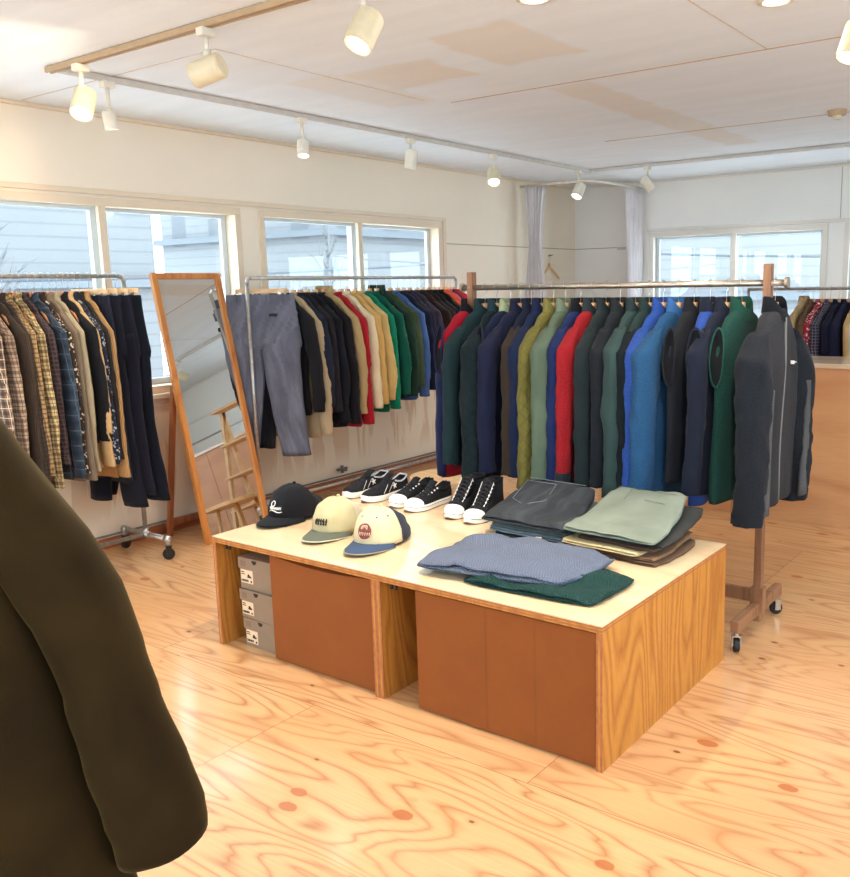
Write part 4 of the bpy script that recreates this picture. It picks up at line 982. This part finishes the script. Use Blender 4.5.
# shoe boxes
def shoebox(z, x0, x1, y0, rz, label, hgt=.122):
    w = x1-x0; r = empty('shoe_box', ((x0+x1)/2, y0+.17, z), rz, label, 'shoe box', 'stack of grey brown shoe boxes'); h = w/2
    bx((-h+.003, -.163, 0), (h-.003, .163, hgt-.004)).build('box_body', M['boxgrey'], r, bevel=.002)
    ld = MB(); ld.box((-h, -.167, hgt-.005), (h, .167, hgt)); 
    # front flap with rounded lower corners
    zt_, zb_ = hgt, hgt-.048; P = [(-h, zt_), (-h, zb_)]+[(h-.015+.015*math.sin(R(a)), zb_+.015-.015*math.cos(R(a))) for a in (0, 30, 60, 90)]+[(h, zt_)]
    ld.loft([[(x, yy, zz) for x, zz in P] for yy in (-.1675, -.1645)])
    for s in (-1, 1): ld.box((s*h-.0015, -.165, hgt-.03), (s*h+.0015, .165, hgt))
    lid = ld.build('lid', M['boxgrey'], r)
    m = MB(); P = [(-.014+.026*h*0, hgt-.006), (.0, hgt-.026), (.014, hgt-.006)]
    m.loft([[(x*1.1, yy, zz) for x, zz in ((-.013, hgt-.006), (-.011, hgt-.015), (-.004, hgt-.022), (.004, hgt-.022), (.011, hgt-.015), (.013, hgt-.006))] for yy in (-.1684, -.1672)]); m.build('thumb_notch', M['ink'], lid)
    g = plain('box_print', (132, 104, 84), .8)
    m = MB(); m.box((-h+.014, -.1682, hgt-.036), (-h+.044, -.1672, hgt-.014)); m.build('printed_mark', g, lid)
    lb = bx((-h+.010, -.1645, hgt-.108), (-h+.080, -.1628, hgt-.052)).build('label', M['paper'], r)
    m = MB()
    m.box((-h+.014, -.1655, hgt-.064), (-h+.030, -.1640, hgt-.060)); m.box((-h+.014, -.1655, hgt-.072), (-h+.034, -.1640, hgt-.069))
    for k in range(9): m.box((-h+.014+k*.0045, -.1655, hgt-.102), (-h+.016+k*.0045+(k % 3)*.0006, -.1640, hgt-.093))
    m.box((-h+.066, -.1655, hgt-.104), (-h+.073, -.1640, hgt-.095))
    m.loft([[(-h+x, yy, hgt+zz) for x, zz in ((.048, -.084), (.072, -.084), (.072, -.079), (.062, -.074), (.058, -.068), (.051, -.070))] for yy in (-.1655, -.164)])
    m.build('label_print', M['ink'], lb)
    return r
shoebox(.001, -1.715, -1.505, .045, R(0), 'lowest grey brown shoe box of the stack under the table', .124)
shoebox(.126, -1.722, -1.512, .040, R(-1), 'middle grey brown shoe box of the stack under the table', .124)
shoebox(.251, -1.728, -1.535, .046, R(2.0), 'topmost grey brown shoe box of the stack under the table', .134)

# ================================================================ CAPS
def cap(label, x, y, rz, front, back, brim, underside, sc=1.0, slump=0., art=None, seed=0):
    r = empty('baseball_cap', (x, y, TH), rz, label, 'cap', 'caps on the display table'); r.scale = (sc,)*3
    A, B, H = .090, .122, .118
    def P(th, ph, k=1.0):
        c, s = math.cos(th), math.sin(th); rr = math.cos(ph)**.74 if ph < PI/2 else 0
        fr = max(0, -s); bk = max(0, s)
        z = .012+H*math.sin(ph)**(1.0+.15*bk)*(1-.10*slump*bk)
        x_ = A*c*rr*k; y_ = B*s*rr*k*(1+.20*slump*bk)
        y_ += -.010*fr*math.sin(ph*2)*1.0+.022*bk*slump*math.cos(ph) + .0
        z -= slump*bk*.050*math.sin(ph)
        f = .005*NZ(c*3+seed, s*3, ph*3)*math.sin(min(1, ph*3))
        seam = -.0022*math.exp(-((((th/(PI/3)+.5) % 1)-.5)/.035)**2)*math.cos(ph)
        q = 1+(f+seam)/A
        return (x_*q, y_*q, z+f*.8)
    NT, NP = 72, 16
    def shell(t0, t1, nm, mat, cl):
        m = MB(); rg = []
        for k in range(NP+1):
            ph = (PI/2)*(k/NP)**.85*.985
            rg.append([P(t0+(t1-t0)*q/(NT), ph) for q in range(NT if cl else NT+1)])
        m.loft(rg, cl, False, cl); o = m.build(nm, mat, r, smooth=True); sd = o.modifiers.new('s', 'SOLIDIFY'); sd.thickness = .0022; return o
    if front == back: shell(-PI/2, 3*PI/2, 'crown', front, True)
    else:
        shell(-PI/2-R(84), -PI/2+R(84), 'front_panels', front, False); shell(-PI/2+R(84), -PI/2+R(276), 'back_panels', back, False)
    m = MB(); m.cyl((0, 0, H+.010), (0, 0, H+.018), .008, 14, .005); m.build('button', front, r, smooth=True)
    # brim
    nu, nv = 24, 8; top = []; 
    for a in range(nv+1):
        v = a/nv; row = []
        for b in range(nu+1):
            u = -1+2*b/nu; th = -PI/2+u*R(62); bx_, by_, bz_ = P(th, .02)
            L = .088*(1-abs(u)**2.4)
            dx = bx_*(1+.08*v); yy = by_-L*v; zz = .024-.020*u*u*(.4+.6*v)-.006*v*v*(1-u*u)-.004*v
            row.append((dx, yy, zz))
        top.append(row)
    m = MB(); rg = []
    for row in top: rg.append(row+[(p[0], p[1]+.001, p[2]-.0045) for p in reversed(row)])
    m.loft(rg, True, True, True); bo = m.build('brim', brim, r, smooth=True)
    if underside:
        m = MB(); m.tube([(p[0], p[1]-.0005, p[2]-.001) for p in top[-1]], .0024, 6); m.build('brim_edge', underside, bo, smooth=True)
    for th in (-PI/2+R(28), -PI/2-R(28), R(28), PI-R(28), -R(30)):
        ey = MB(); p = Vector(P(th, .95)); n_ = Vector((p.x, p.y, p.z*.5)).normalized(); ey.cyl(p-n_*.001, p+n_*.0016, .0032, 8); ey.build('eyelet', back, r)
    def on(u, ph, lift=.002):     # point on the front panel, u sideways
        th = -PI/2+u; p = Vector(P(th, ph)); nrm = Vector((math.cos(th), math.sin(th), .25)).normalized(); return p+nrm*lift
    if art == 'script':
        m = MB(); m.tube([on(-.30+.60*k/20, .30+.03*math.sin(k*.3)) for k in range(21)], .0022, 6)
        m.tube([on(-.28+.56*k/40, .40+.05*math.sin(k*1.3)) for k in range(41)], .0013, 5)
        m.tube([on(-.12+.10*math.sin(k*.35), .56+.10*math.cos(k*.35)) for k in range(19)], .0018, 5)
        m.build('embroidery', M['lace_w'], r, smooth=True)
    if art == 'text':
        cu = bpy.data.curves.new('t', 'FONT'); cu.body = 'Kens'; cu.size = .034; cu.align_x = 'CENTER'; cu.extrude = 0
        m = MB()
        for j_ in range(5):
            u0 = -.26+.12*j_
            m.tube([on(u0+.04*math.cos(k*.7+j_), .42+.08*math.sin(k*.7)) for k in range(9)], .0020, 5)
            m.tube([on(u0, .32), on(u0+.02, .54)], .0022, 5)
        m.build('embroidery', M['ink'], r, smooth=True)
    if art == 'patch':
        m = MB(); N = 28
        rg = [[on(.30*math.cos(2*PI*q/N)*f, .50+.26*math.sin(2*PI*q/N)*f, .003) for q in range(N)] for f in (1, .6, .2)]
        m.loft(rg, True, False, True); pt = m.build('patch', plain('patch_brown', (122, 62, 52), .8), r, smooth=True)
        m = MB(); m.tube([on(.31*math.cos(2*PI*q/N), .50+.27*math.sin(2*PI*q/N), .003) for q in range(N+1)], .0016, 5)
        for j_ in range(6): m.tube([on(-.2+.08*j_, .36, .0045), on(-.18+.08*j_, .46, .0045)], .0016, 5)
        m.tube([on(.14*math.cos(k*.6), .62+.07*math.sin(k*1.1), .0045) for k in range(16)], .0014, 5)
        m.build('patch_embroidery', plain('patch_cream', (214, 178, 150), .8), pt, smooth=True)
    return r
khaki = C_((196, 188, 148)); 
cap('black cap with white embroidery, leftmost cap on the display table', -1.765, .405, R(12), C_((30, 30, 36)), C_((30, 30, 36)), C_((34, 34, 40)), None, 1.15, 1.0, 'script', 1)
cap('khaki cap with grey green brim, middle of the three caps', -1.430, .345, R(14), C_((190, 178, 138)), C_((206, 194, 166)), C_((104, 108, 94)), C_((190, 188, 160)), 1.12, .9, 'text', 2)
cap('cream and slate cap with oval brown patch, rightmost cap on the table', -1.165, .315, R(14), C_((206, 192, 154)), C_((66, 70, 84)), C_((70, 88, 118)), C_((150, 140, 110)), 1.12, .5, 'patch', 3)

# ================================================================ SNEAKERS
def shoe(label, x, y, rz, style, mirror_=1, group='pairs of black sneakers on the table'):
    r = empty('sneaker', (x, y, TH), rz, label, 'sneaker', group)
    L = .295
    def outl(t):      # half width along the shoe, t 0 toe .. 1 heel
        w = .050*math.sin(min(1, t/.30)*PI/2)**.55 if t < .30 else .050-.014*math.sin((t-.30)/.35*PI/2) if t < .65 else .036+.001*math.sin((t-.65)/.35*PI)
        if t > .90: w *= math.sqrt(max(0.0, 1-((t-.90)/.10)**2))*.85+.15*(1-(t-.9)/.1)
        return max(.002, w)
    def yp(t): return -L/2+L*t
    def bend(t): return mirror_*.008*math.sin(t*PI*1.2)
    ts = [0, .01, .03, .06, .1, .15, .2, .26, .32, .4, .48, .56, .64, .72, .8, .86, .91, .95, .98, 1.0]
    def oring(z, k):
        out = []; 
        for t in ts: out.append((bend(t)+outl(t)*k+ (0.0 if k == 1 else 0), yp(t)*(1 if k >= 1 else .985), z+.010*max(0, (.12-t)/.12)**2))
        for t in reversed(ts): out.append((bend(t)-outl(t)*k, yp(t)*(1 if k >= 1 else .985), z+.010*max(0, (.12-t)/.12)**2))
        return out
    sh = .030
    m = MB(); m.loft([oring(.004, 1.04), oring(.010, 1.08), oring(sh-.004, 1.07), oring(sh, 1.02)]); m.build('midsole', M['rubber_w'], r, smooth=True).modifiers.new('e', 'EDGE_SPLIT')
    m = MB(); m.loft([oring(0, 1.0), oring(.005, 1.045)]); m.build('outsole', M['rubber_b'], r)
    if style != 'star':
        m = MB(); q = oring(.021, 1.082); m.tube(q+[q[0]], .0011, 4, cap=False); m.build('foxing_stripe', M['ink'], r)
    hi = style == 'high'
    def top(t):
        if t < .22: return .030+.024*math.sin(t/.22*PI/2)
        if t < .60: return .054+((.125 if hi else .092)-.054)*((t-.22)/.38)**1.05
        return (.150 if hi else .083)-(.0 if hi else .016)*math.sin((t-.60)/.4*PI)+ (.012*((t-.8)/.2) if t > .8 and not hi else 0)
    K = 20
    def arch(t, k=1.0, zlow=sh-.004):
        w = outl(t)*k; h = top(t); o_ = []
        opened = t >= .62
        for i in range(K+1):
            a = i/K
            if not opened:
                th = PI*a; o_.append((bend(t)-math.cos(th)*w*(1 if True else 1), zlow+(h-zlow)*math.sin(th)**.62))
            else:
                lean_ = .80 if not hi else .78; s_ = -1 if a < .5 else 1; b = min(a, 1-a)*2   # 0..1 from outside to centre
                if b < .6: o_.append((bend(t)+s_*w*(1-(1-lean_)*(b/.6)), zlow+(h-zlow)*(b/.6)))
                elif b < .7: o_.append((bend(t)+s_*w*(lean_-.12), h+.001))
                else: o_.append((bend(t)+s_*w*(lean_-.16)*(1-(b-.7)/.3), (.05 if not hi else .06)))
        return [(x_, yp(t), z_) for x_, z_ in o_]
    up = M['suede_b'] if style == 'star' else M['canvas_b']
    tt = [.004, .015, .03, .05, .08, .12, .17, .22, .28, .34, .40, .46, .52, .57, .61, .625, .66, .70, .75, .80, .85, .89, .93, .96, .985, .995]
    if hi:   # shift opening up: ankle shaft keeps height
        pass
    m = MB(); rg = [arch(t) for t in tt]; last = rg[-1]
    m.loft(rg, False); 
    k0 = len(m.v)-len(last); m.face([k0+i for i in range(len(last))]); m.face([i for i in reversed(range(len(last)))])
    m.build('upper', up, r, smooth=True)
    # heel counter closing the back and collar lining
    m = MB(); hz = top(.93)
    P = [(bend(t)+s_*outl(t)*.82, yp(t), top(t)+.001) for s_, seq in ((1, (.64, .7, .78, .86, .92, .96)), (-1, (.96, .92, .86, .78, .7, .64))) for t in seq]
    m.tube(P, .0045, 6); m.build('collar_lining', M['lining'] if style == 'star' else up, r, smooth=True)
    m = MB(); nn = 12; rgs = []
    for zz in (sh-.004, hz*.6, hz):
        rgs.append([(bend(.96)-.034*math.cos(PI*q/nn)*(.95 if zz < .06 else .85), yp(.93)+.024*math.sin(PI*q/nn)*(1 if zz < .06 else .75), zz) for q in range(nn+1)])
    m.loft([g+[(p[0]*.85, p[1]-.006, p[2]) for p in reversed(g)] for g in rgs]); m.build('heel', up, r, smooth=True)
    # tongue
    m = MB(); rgs = []
    for k in range(7):
        f = k/6; t = .50+.16*f; z = (.082+.030*f) if not hi else (.098+.066*f)
        rgs.append([(-.021, yp(t)-.002, z-.002), (0, yp(t)-.005, z+.004), (.021, yp(t)-.002, z-.002), (.020, yp(t)+.004, z-.004), (-.020, yp(t)+.004, z-.004)])
    m.loft(rgs); tg = m.build('tongue', up if style == 'star' else up, r, smooth=True)
    # toe cap
    if style != 'star':
        m = MB(); rg = []
        for t in (.002, .012, .03, .05, .08, .12, .16, .20, .225):
            rg.append([(p[0]*1.03, p[1]-.0015, p[2]*1.0+.0022) for p in arch(t, 1.0)])
        m.loft(rg, False); m.build('toe_cap', M['rubber_w'], r, smooth=True)
    # laces + eyelets
    m = MB(); n_l = 8 if hi else 6
    for k in range(n_l):
        f = k/(n_l-1); t = .27+(.34)*f; hh = top(t) if t < .60 else top(.599)
        if hi: t = .27+.33*f; hh = .062+(.150-.062)*f**1.05
        w = .017; y_ = yp(t)
        m.tube([(bend(t)-w, y_+.004, hh-.006), (bend(t)-w*.5, y_+.001, hh+.0035), (bend(t)+w*.5, y_-.002, hh+.0035), (bend(t)+w, y_-.004, hh-.006)], .0032, 6)
        for s_ in (-1, 1):
            c = Vector((bend(t)+s_*(w+.008), y_, hh-.010)); nv = Vector((s_*.75, -.1, .66)).normalized()
            if style != 'star': ee = MB(); ee.cyl(c-nv*.001, c+nv*.0035, .0042, 10); ee.build('eyelet', M['lace_w'], r)
    m.build('laces', plain('black_lace', (36, 35, 38), .9), r, smooth=True)
    if hi:   # facing panels up to the ankle
        for s_ in (-1, 1):
            m = MB(); m.loft([[(bend(.3)+s_*.030, yp(.30), .05), (bend(.3)+s_*.026, yp(.30), .062), (bend(.3)+s_*.014, yp(.30), .068), (bend(.3)+s_*.012, yp(.30), .055)],
                              [(bend(.5)+s_*.034, yp(.48), .08), (bend(.5)+s_*.028, yp(.46), .104), (bend(.5)+s_*.014, yp(.46), .112), (bend(.5)+s_*.012, yp(.48), .09)],
                              [(bend(.6)+s_*.034, yp(.66), .12), (bend(.6)+s_*.027, yp(.60), .148), (bend(.6)+s_*.014, yp(.60), .154), (bend(.6)+s_*.012, yp(.66), .13)]])
            m.build('lace_facing', up, r, smooth=True)
            m = MB(); m.tube([(bend(.3)+s_*.0275, yp(.30), .063), (bend(.5)+s_*.0295, yp(.46), .106), (bend(.6)+s_*.0285, yp(.60), .150)], .0011, 5); m.build('stitching', M['lace_w'], r)
    if style == 'star':
        for s_ in (1, -1):
            m = MB(); N = 10; c = (yp(.60), .057); pts_ = []
            for q in range(N):
                rr_ = .017 if q % 2 == 0 else .0068; a = R(90+36*q+8); yy = c[0]+rr_*math.cos(a); zz = c[1]+rr_*math.sin(a)
                t_ = (yy+L/2)/L; w = outl(t_); f = (zz-sh)/(top(.6)-sh); pts_.append((bend(t_)+s_*w*(1.06-.14*f), yy, zz))
            m.loft([pts_, [(p[0]-s_*.006, p[1], p[2]) for p in pts_]]); m.build('star_emblem', M['lace_w'], r)
        for t_ in (.30, .44):
            m = MB(); m.tube([(bend(t_+.02*i)+outl(t_)*(1.02-.13*(i/5)**1.5)*(1 if True else 1), yp(t_+.022*i), sh+.006+.0075*i) for i in range(6)], .0011, 5); m.build('stitching', M['lace_w'], r)
    return r
# pairs: toes point to the front edge
shoe('left shoe of the low suede pair with white star, nearest the caps', -1.80, .885, R(0), 'star', -1)
shoe('right shoe of the low suede pair showing its white star', -1.665, .875, R(-3), 'star', 1)
shoe('left low canvas sneaker with white toe cap, middle pair', -1.485, .865, R(2), 'low', -1)
shoe('right low canvas sneaker with white toe cap, middle pair', -1.37, .845, R(-3), 'low', 1)
shoe('left high top canvas sneaker beside the black jeans', -1.150, .845, R(6), 'high', -1)
shoe('right high top canvas sneaker touching the folded black jeans', -1.035, .825, R(6), 'high', 1)

# ================================================================ FOLDED CLOTHES
def folded(name, label, cat, group, quad, z0, layers, t, mat, seed, fold='s', wob=.006, round_=.5, detail=None, lift=0., nW=44, corner=.045):
    """cloth folded into layers; quad = four table corners (near-left, near-right, far-right, far-left); the profile runs along s"""
    P0, P1, P2, P3 = [Vector((q[0], q[1], 0)) for q in quad]; cen = (P0+P1+P2+P3)/4
    root = empty(name, (cen.x, cen.y, TH+z0), 0, label, cat, group)
    g = t*1.06; NS = 22; path = []
    for k in range(layers):
        zc = t/2+g*k; seq = [i/NS for i in range(NS+1)]
        if k % 2: seq.reverse()
        e = .012*(k % 3)
        for s in seq: path.append((e+s*(1-1.6*e), zc, 0))
        if k < layers-1:
            end = seq[-1]; sg = 1 if end > .5 else -1
            for a in (30, 60, 90, 120, 150): path.append((end+sg*0+sg*.0, zc+g/2*(1-math.cos(R(a))), sg*g/2*math.sin(R(a))))
    Ls = ((P1-P0).length+(P2-P3).length)/2
    pts2 = [Vector((s*Ls+off, z)) for s, z, off in path]
    nrm = []
    for i in range(len(pts2)):
        d = pts2[min(i+1, len(pts2)-1)]-pts2[max(i-1, 0)]
        if d.length < 1e-7: d = Vector((1, 0))
        d.normalize(); nrm.append(Vector((-d.y, d.x)))
    up_ = [p+n_*t*.46 for p, n_ in zip(pts2, nrm)]; dn = [p-n_*t*.46 for p, n_ in zip(pts2, nrm)]
    prof = up_+list(reversed(dn)); m = MB(); rings = []
    tot = g*layers
    for j_ in range(nW+1):
        w = j_/nW; edge = min(w, 1-w)*nW
        sq = 1.0 if edge >= 3 else (.35, .75, .93)[int(edge)]
        ring = []
        for i, p in enumerate(prof):
            c = pts2[i] if i < len(pts2) else pts2[2*len(pts2)-1-i]
            zz = c.y+(p.y-c.y)*sq; s = p.x/Ls
            wl = w+.012*NZ(s*3, c.y*40, seed)*(1 if True else 0)
            ca, cb2 = 2*s-1, 2*wl-1; kf = 1-corner*min(1.2, abs(ca)**4*abs(cb2)**4)
            s_, w_ = .5+ca*kf/2, .5+cb2*kf/2; a = P0.lerp(P1, s_); b = P3.lerp(P2, s_); q = a.lerp(b, w_)
            hgt_ = zz/tot
            dome = 1-round_*.35*((2*min(1, max(0, s))-1)**4+(2*w-1)**4)*hgt_
            z_ = zz*dome+wob*hgt_*(NZ(q.x*9+seed, q.y*9, seed)*1.6+NZ(q.x*24, q.y*24+seed, 1)*.5)
            sh_ = .009*NZ(q.x*5+seed, q.y*5, 7)*1.0
            z_ = (z0+z_)*(1+lift*w*w)-z0+.0
            ring.append((q.x-cen.x+sh_+.006*NZ(w*5, s*5, c.y*60+seed), q.y-cen.y+sh_*.7+.006*NZ(s*6, c.y*50, seed+w*5), max(.0008, z_)))
        rings.append(ring)
    m.loft(rings); bo = m.build('folded_cloth', mat, root, smooth=True)
    return root, bo, tot
Q = lambda *a: a
# green sweater beneath the blue one
folded('folded_sweater', 'dark green folded sweater lying under the blue grey one', 'sweater', 'folded sweaters on the table', ((-.60, .075), (-.105, .10), (-.10, .42), (-.60, .44)), 0, 2, .018, C_((26, 66, 60), 'knit'), 3, round_=1.1, wob=.012, corner=.06)
folded('folded_sweater', 'blue grey knitted folded sweater in front on the table', 'sweater', 'folded sweaters on the table', ((-.80, .065), (-.245, .15), (-.225, .51), (-.80, .50)), .020, 2, .028, C_((102, 110, 128), 'knit'), 8, round_=1.3, wob=.013, corner=.06)
GJ = 'folded jeans stacked behind the sweaters'; LJ = .95
folded('folded_jeans', 'dark slate folded jeans at the bottom of the jeans stack', 'jeans', GJ, ((-.84, .625), (-.51, .615), (-.56, .955), (-.88, .965)), 0, 2, .009, C_((50, 56, 64), 'denim'), 11, round_=.2, lift=LJ, wob=.003)
folded('folded_jeans', 'pale blue grey folded jeans second from the bottom of the stack', 'jeans', GJ, ((-.87, .61), (-.49, .60), (-.55, .95), (-.90, .965)), .020, 2, .009, C_((104, 122, 134), 'denim'), 12, round_=.2, lift=LJ, wob=.003)
folded('folded_jeans', 'grey green folded jeans directly under the black pair', 'jeans', GJ, ((-.86, .62), (-.50, .61), (-.54, .96), (-.89, .965)), .040, 2, .008, C_((92, 108, 106), 'denim'), 13, round_=.2, lift=LJ, wob=.003)
bj, bo, tot = folded('folded_jeans', 'washed black folded jeans on top of the jeans stack', 'jeans', GJ, ((-.885, .60), (-.50, .585), (-.56, .965), (-.92, .985)), .058, 2, .017, C_((58, 61, 66), 'denim'), 14, round_=.75, wob=.008, lift=LJ)
def stitch(root, pts, z0, z, mat, r=.0013, quad=None, lift=0.):
    m = MB(); m.tube([(p[0]-root.location.x, p[1]-root.location.y, (z0+z)*(1+lift*p[2]*p[2])-z0+.001) for p in pts], r, 5); m.build('stitching', mat, root, smooth=True)
gs = plain('grey_thread', (128, 132, 136), .9)
def on_quad(q, s, w):
    a = Vector(q[0]).lerp(Vector(q[1]), s); b = Vector(q[3]).lerp(Vector(q[2]), s); p = a.lerp(b, w); return (p.x, p.y, w)
jq = ((-.885, .60), (-.50, .585), (-.56, .965), (-.92, .985))
stitch(bj, [on_quad(jq, s, w) for s, w in ((.12, .50), (.10, .88), (.52, .88), (.54, .55), (.32, .40), (.12, .50))], .058, .0345, gs, lift=LJ)
stitch(bj, [on_quad(jq, s/10, .93) for s in range(1, 10)], .058, .0345, gs, lift=LJ)
tg = bx((-.012, -.004, -.012), (.012, .004, .008)).build('white_tag', M['paper'], bj); tg.location = (.115, -.195, -.032)
GS = 'folded trousers stacked at the right end'; LS = .85
sq0 = [(-.45, .60), (-.105, .575), (-.10, .93), (-.44, .95)]
def off(q, dx, dy, gx=0, gy=0): return [(p[0]+dx+(gx if i in (1, 2) else 0), p[1]+dy+(gy if i in (2, 3) else 0)) for i, p in enumerate(q)]
folded('folded_trousers', 'brown folded trousers at the very bottom of the right stack', 'trousers', GS, off(sq0, .0, -.005, .012), 0, 2, .0065, C_((112, 84, 60)), 21, round_=.2, lift=LS, wob=.002)
folded('folded_trousers', 'chestnut folded trousers second from the bottom of the right stack', 'trousers', GS, off(sq0, -.005, .006, -.004), .0145, 2, .006, C_((142, 106, 76)), 22, round_=.2, lift=LS, wob=.002)
folded('folded_trousers', 'pale khaki folded trousers in the middle of the right stack', 'trousers', GS, off(sq0, -.05, -.012, -.02), .028, 2, .009, C_((206, 186, 140)), 23, round_=.3, lift=LS, wob=.003)
folded('folded_trousers', 'umber folded trousers under the charcoal ones in the right stack', 'trousers', GS, off(sq0, .0, .01, -.005, .01), .048, 2, .006, C_((104, 78, 60)), 24, round_=.3, lift=LS, wob=.003)
folded('folded_trousers', 'charcoal folded trousers peeking out below the sage pair', 'trousers', GS, off(sq0, .01, .02, .004, .015), .062, 2, .0075, C_((66, 66, 62)), 25, round_=.3, lift=LS, wob=.003)
sg_q = [(-.49, .585), (-.115, .56), (-.145, .95), (-.47, .98)]
sp_, bo, tot = folded('folded_trousers', 'sage green folded trousers on top of the right stack', 'trousers', GS, sg_q, .078, 2, .015, C_((126, 133, 118)), 26, round_=.75, wob=.007, lift=LS)
sgs = plain('sage_thread', (92, 104, 90), .9)
stitch(sp_, [on_quad(sg_q, s/10, .91) for s in range(1, 10)], .078, .0305, sgs, .001, lift=LS)
stitch(sp_, [on_quad(sg_q, s, w) for s, w in ((.55, .76), (.82, .74))], .078, .0305, sgs, .0012, lift=LS)
stitch(sp_, [on_quad(sg_q, .30, w) for w in (.90, .72)], .078, .0305, sgs, .001, lift=LS)

# ================================================================ FOREGROUND COAT
def coat():
    V = Vector
    fwd = V((-.70, .55, -.10)); fwd.z = 0; fwd.normalize()
    right = V((.80, .60, 0)).normalized(); back = V((-.60, .80, 0)).normalized()
    base = V((-.107, -1.736, 1.488))      # hook point on the rail
    r = empty('hanging_coat', base, math.atan2(right.y, right.x), 'large dark olive brown coat hanging in the left foreground', 'coat')
    mat = NB('coat_cloth'); n = mat
    uv = n.obj(); c = n.mix(n.mapr(n.noise(uv, 7, 4), .3, .7), lin((34, 23, 9)), lin((48, 34, 13)))
    n.set(c, .9, 0, .08); n.b.inputs['Sheen Weight'].default_value = .14; n.b.inputs['Sheen Roughness'].default_value = .35; n.b.inputs['Sheen Tint'].default_value = (.85, .62, .25, 1)
    n.bump(n.noise(uv, 260, 2), .3, .001); mt = n.m
    # body
    rg = []; N = 44
    prof = [(-.085, .055, .05), (-.10, .075, .06), (-.125, .095, .07), (-.155, .112, .08), (-.19, .128, .085)]+[(-.19-.90*k/20, .128+.205*k/20, .095+.035*k/20) for k in range(1, 21)]
    for z, a, b in prof:
        ring = []
        for q in range(N):
            t = 2*PI*q/N; c_, s_ = math.cos(t), math.sin(t); x = a*math.copysign(abs(c_)**.9, c_); y = b*s_
            y += .035*NZ(x*8, z*1.2, 3)*min(1, -z*3); ring.append((x, y, z))
        rg.append(ring)
    rg.append([(p[0]*.95, p[1]*.9, p[2]+.03) for p in rg[-1]])
    m = MB(); m.loft(rg); m.build('body', mt, r, smooth=True)
    for sg in (-1, 1):
        # sleeve centre line flares outwards; x, y(front negative), z, rx, ry
        S = [(.065, .03, -.150, .025, .045), (.088, .03, -.185, .042, .06), (.112, .03, -.235, .050, .07), (.148, .03, -.30, .054, .075), (.190, .03, -.37, .058, .078), (.226, .03, -.44, .056, .078), (.250, .028, -.52, .055, .075), (.272, .022, -.60, .056, .072), (.294, .015, -.68, .062, .070), (.316, .01, -.745, .064, .068), (.322, .01, -.785, .062, .064)]
        # resample
        K = 40; rg = []
        for k in range(K+1):
            f = k/K*(len(S)-1); i = min(int(f), len(S)-2); u = f-i; u_ = u
            p = [S[i][j]*(1-u_)+S[i+1][j]*u_ for j in range(5)]
            i0 = max(0, i-1); d = V((S[i+1][0]-S[i0][0], 0, S[i+1][2]-S[i0][2])).normalized(); side = V((-d.z, 0, d.x))
            ring = []
            for q in range(28):
                a = 2*PI*q/28; wv = 1+.09*NZ(math.cos(a)*1.2, p[2]*7, math.sin(a)*1.2+sg)+(.05*NZ(math.cos(a), p[2]*30, math.sin(a)) if k > 24 else 0)
                c0 = V((p[0], p[1], p[2]))+side*math.cos(a)*p[3]*wv+V((0, 1, 0))*math.sin(a)*p[4]*wv
                ring.append((sg*c0.x, c0.y, c0.z))
            rg.append(ring)
        cx = V([sum(p[j] for p in rg[-1])/28 for j in range(3)])
        rg.append([tuple(cx+(V(p)-cx)*.93) for p in rg[-1]]); rg.append([tuple(cx+(V(p)-cx)*.85+V((-sg*.02, 0, .05))) for p in rg[-2]])
        rg = [[(p[0], p[1], p[2]*1.0) for p in q] for q in rg]
        m = MB(); m.loft(rg); m.build('sleeve', mt, r, smooth=True)
    m = MB(); P = []
    rgc = []
    for z, k in ((-.10, 1.1), (-.05, 1.0), (-.02, 1.05), (-.02, .92), (-.09, .85)):
        rgc.append([(.085*k*math.cos(2*PI*q/24), .06*k*math.sin(2*PI*q/24), z) for q in range(24)])
    m.loft(rgc, True, False, False); m.build('collar', mt, r, smooth=True)
    hanger(base, r.rotation_euler.z, 'wooden hanger carrying the dark foreground coat', 'foreground hanger').scale = (.42, .7, 1)
    # rail the coat hangs from (runs towards the viewer's left, outside the frame)
    d = V((-right.y, right.x, 0)); a = base-d*1.05; b = base+d*.05
    rk = empty('foreground_rail', (base.x, base.y, 0), 0, 'steel rail carrying the foreground coat, just outside the left edge', 'clothes rack')
    m = MB(); m.tube([a-V((base.x, base.y, 0)), b-V((base.x, base.y, 0))], .0125, 12); m.build('rail', M['galv'], rk, smooth=True)
    for e in (a, base-d*.35):
        q = e-V((base.x, base.y, 0)); m = MB(); m.cyl((q.x, q.y, 0), (q.x, q.y, q.z+.01), .0125, 12); m.build('post', M['galv'], rk, smooth=True)
coat()

# small fittings on the left wall skirting
r = empty('wall_outlet_valve', (XA+.02, 2.42, .10), 0, 'small dark pipe valve at the foot of the window wall', 'valve')
m = MB(); m.cyl((0, -.05, .03), (0, .05, .03), .010, 10); m.cyl((0, 0, 0), (0, 0, .055), .012, 10); m.cyl((.0, 0, .03), (.04, 0, .03), .016, 12); m.build('valve_body', M['cordgrey'], r, smooth=True)
m = MB(); m.tube([(XA+.012, -1.0, .075), (XA+.012, 2.0, .075), (XA+.012, 4.8, .075)], .006, 8); tag(m.build('wall_cable', M['cordgrey'], smooth=True), 'thin grey cable running along the foot of the window wall', 'cable')
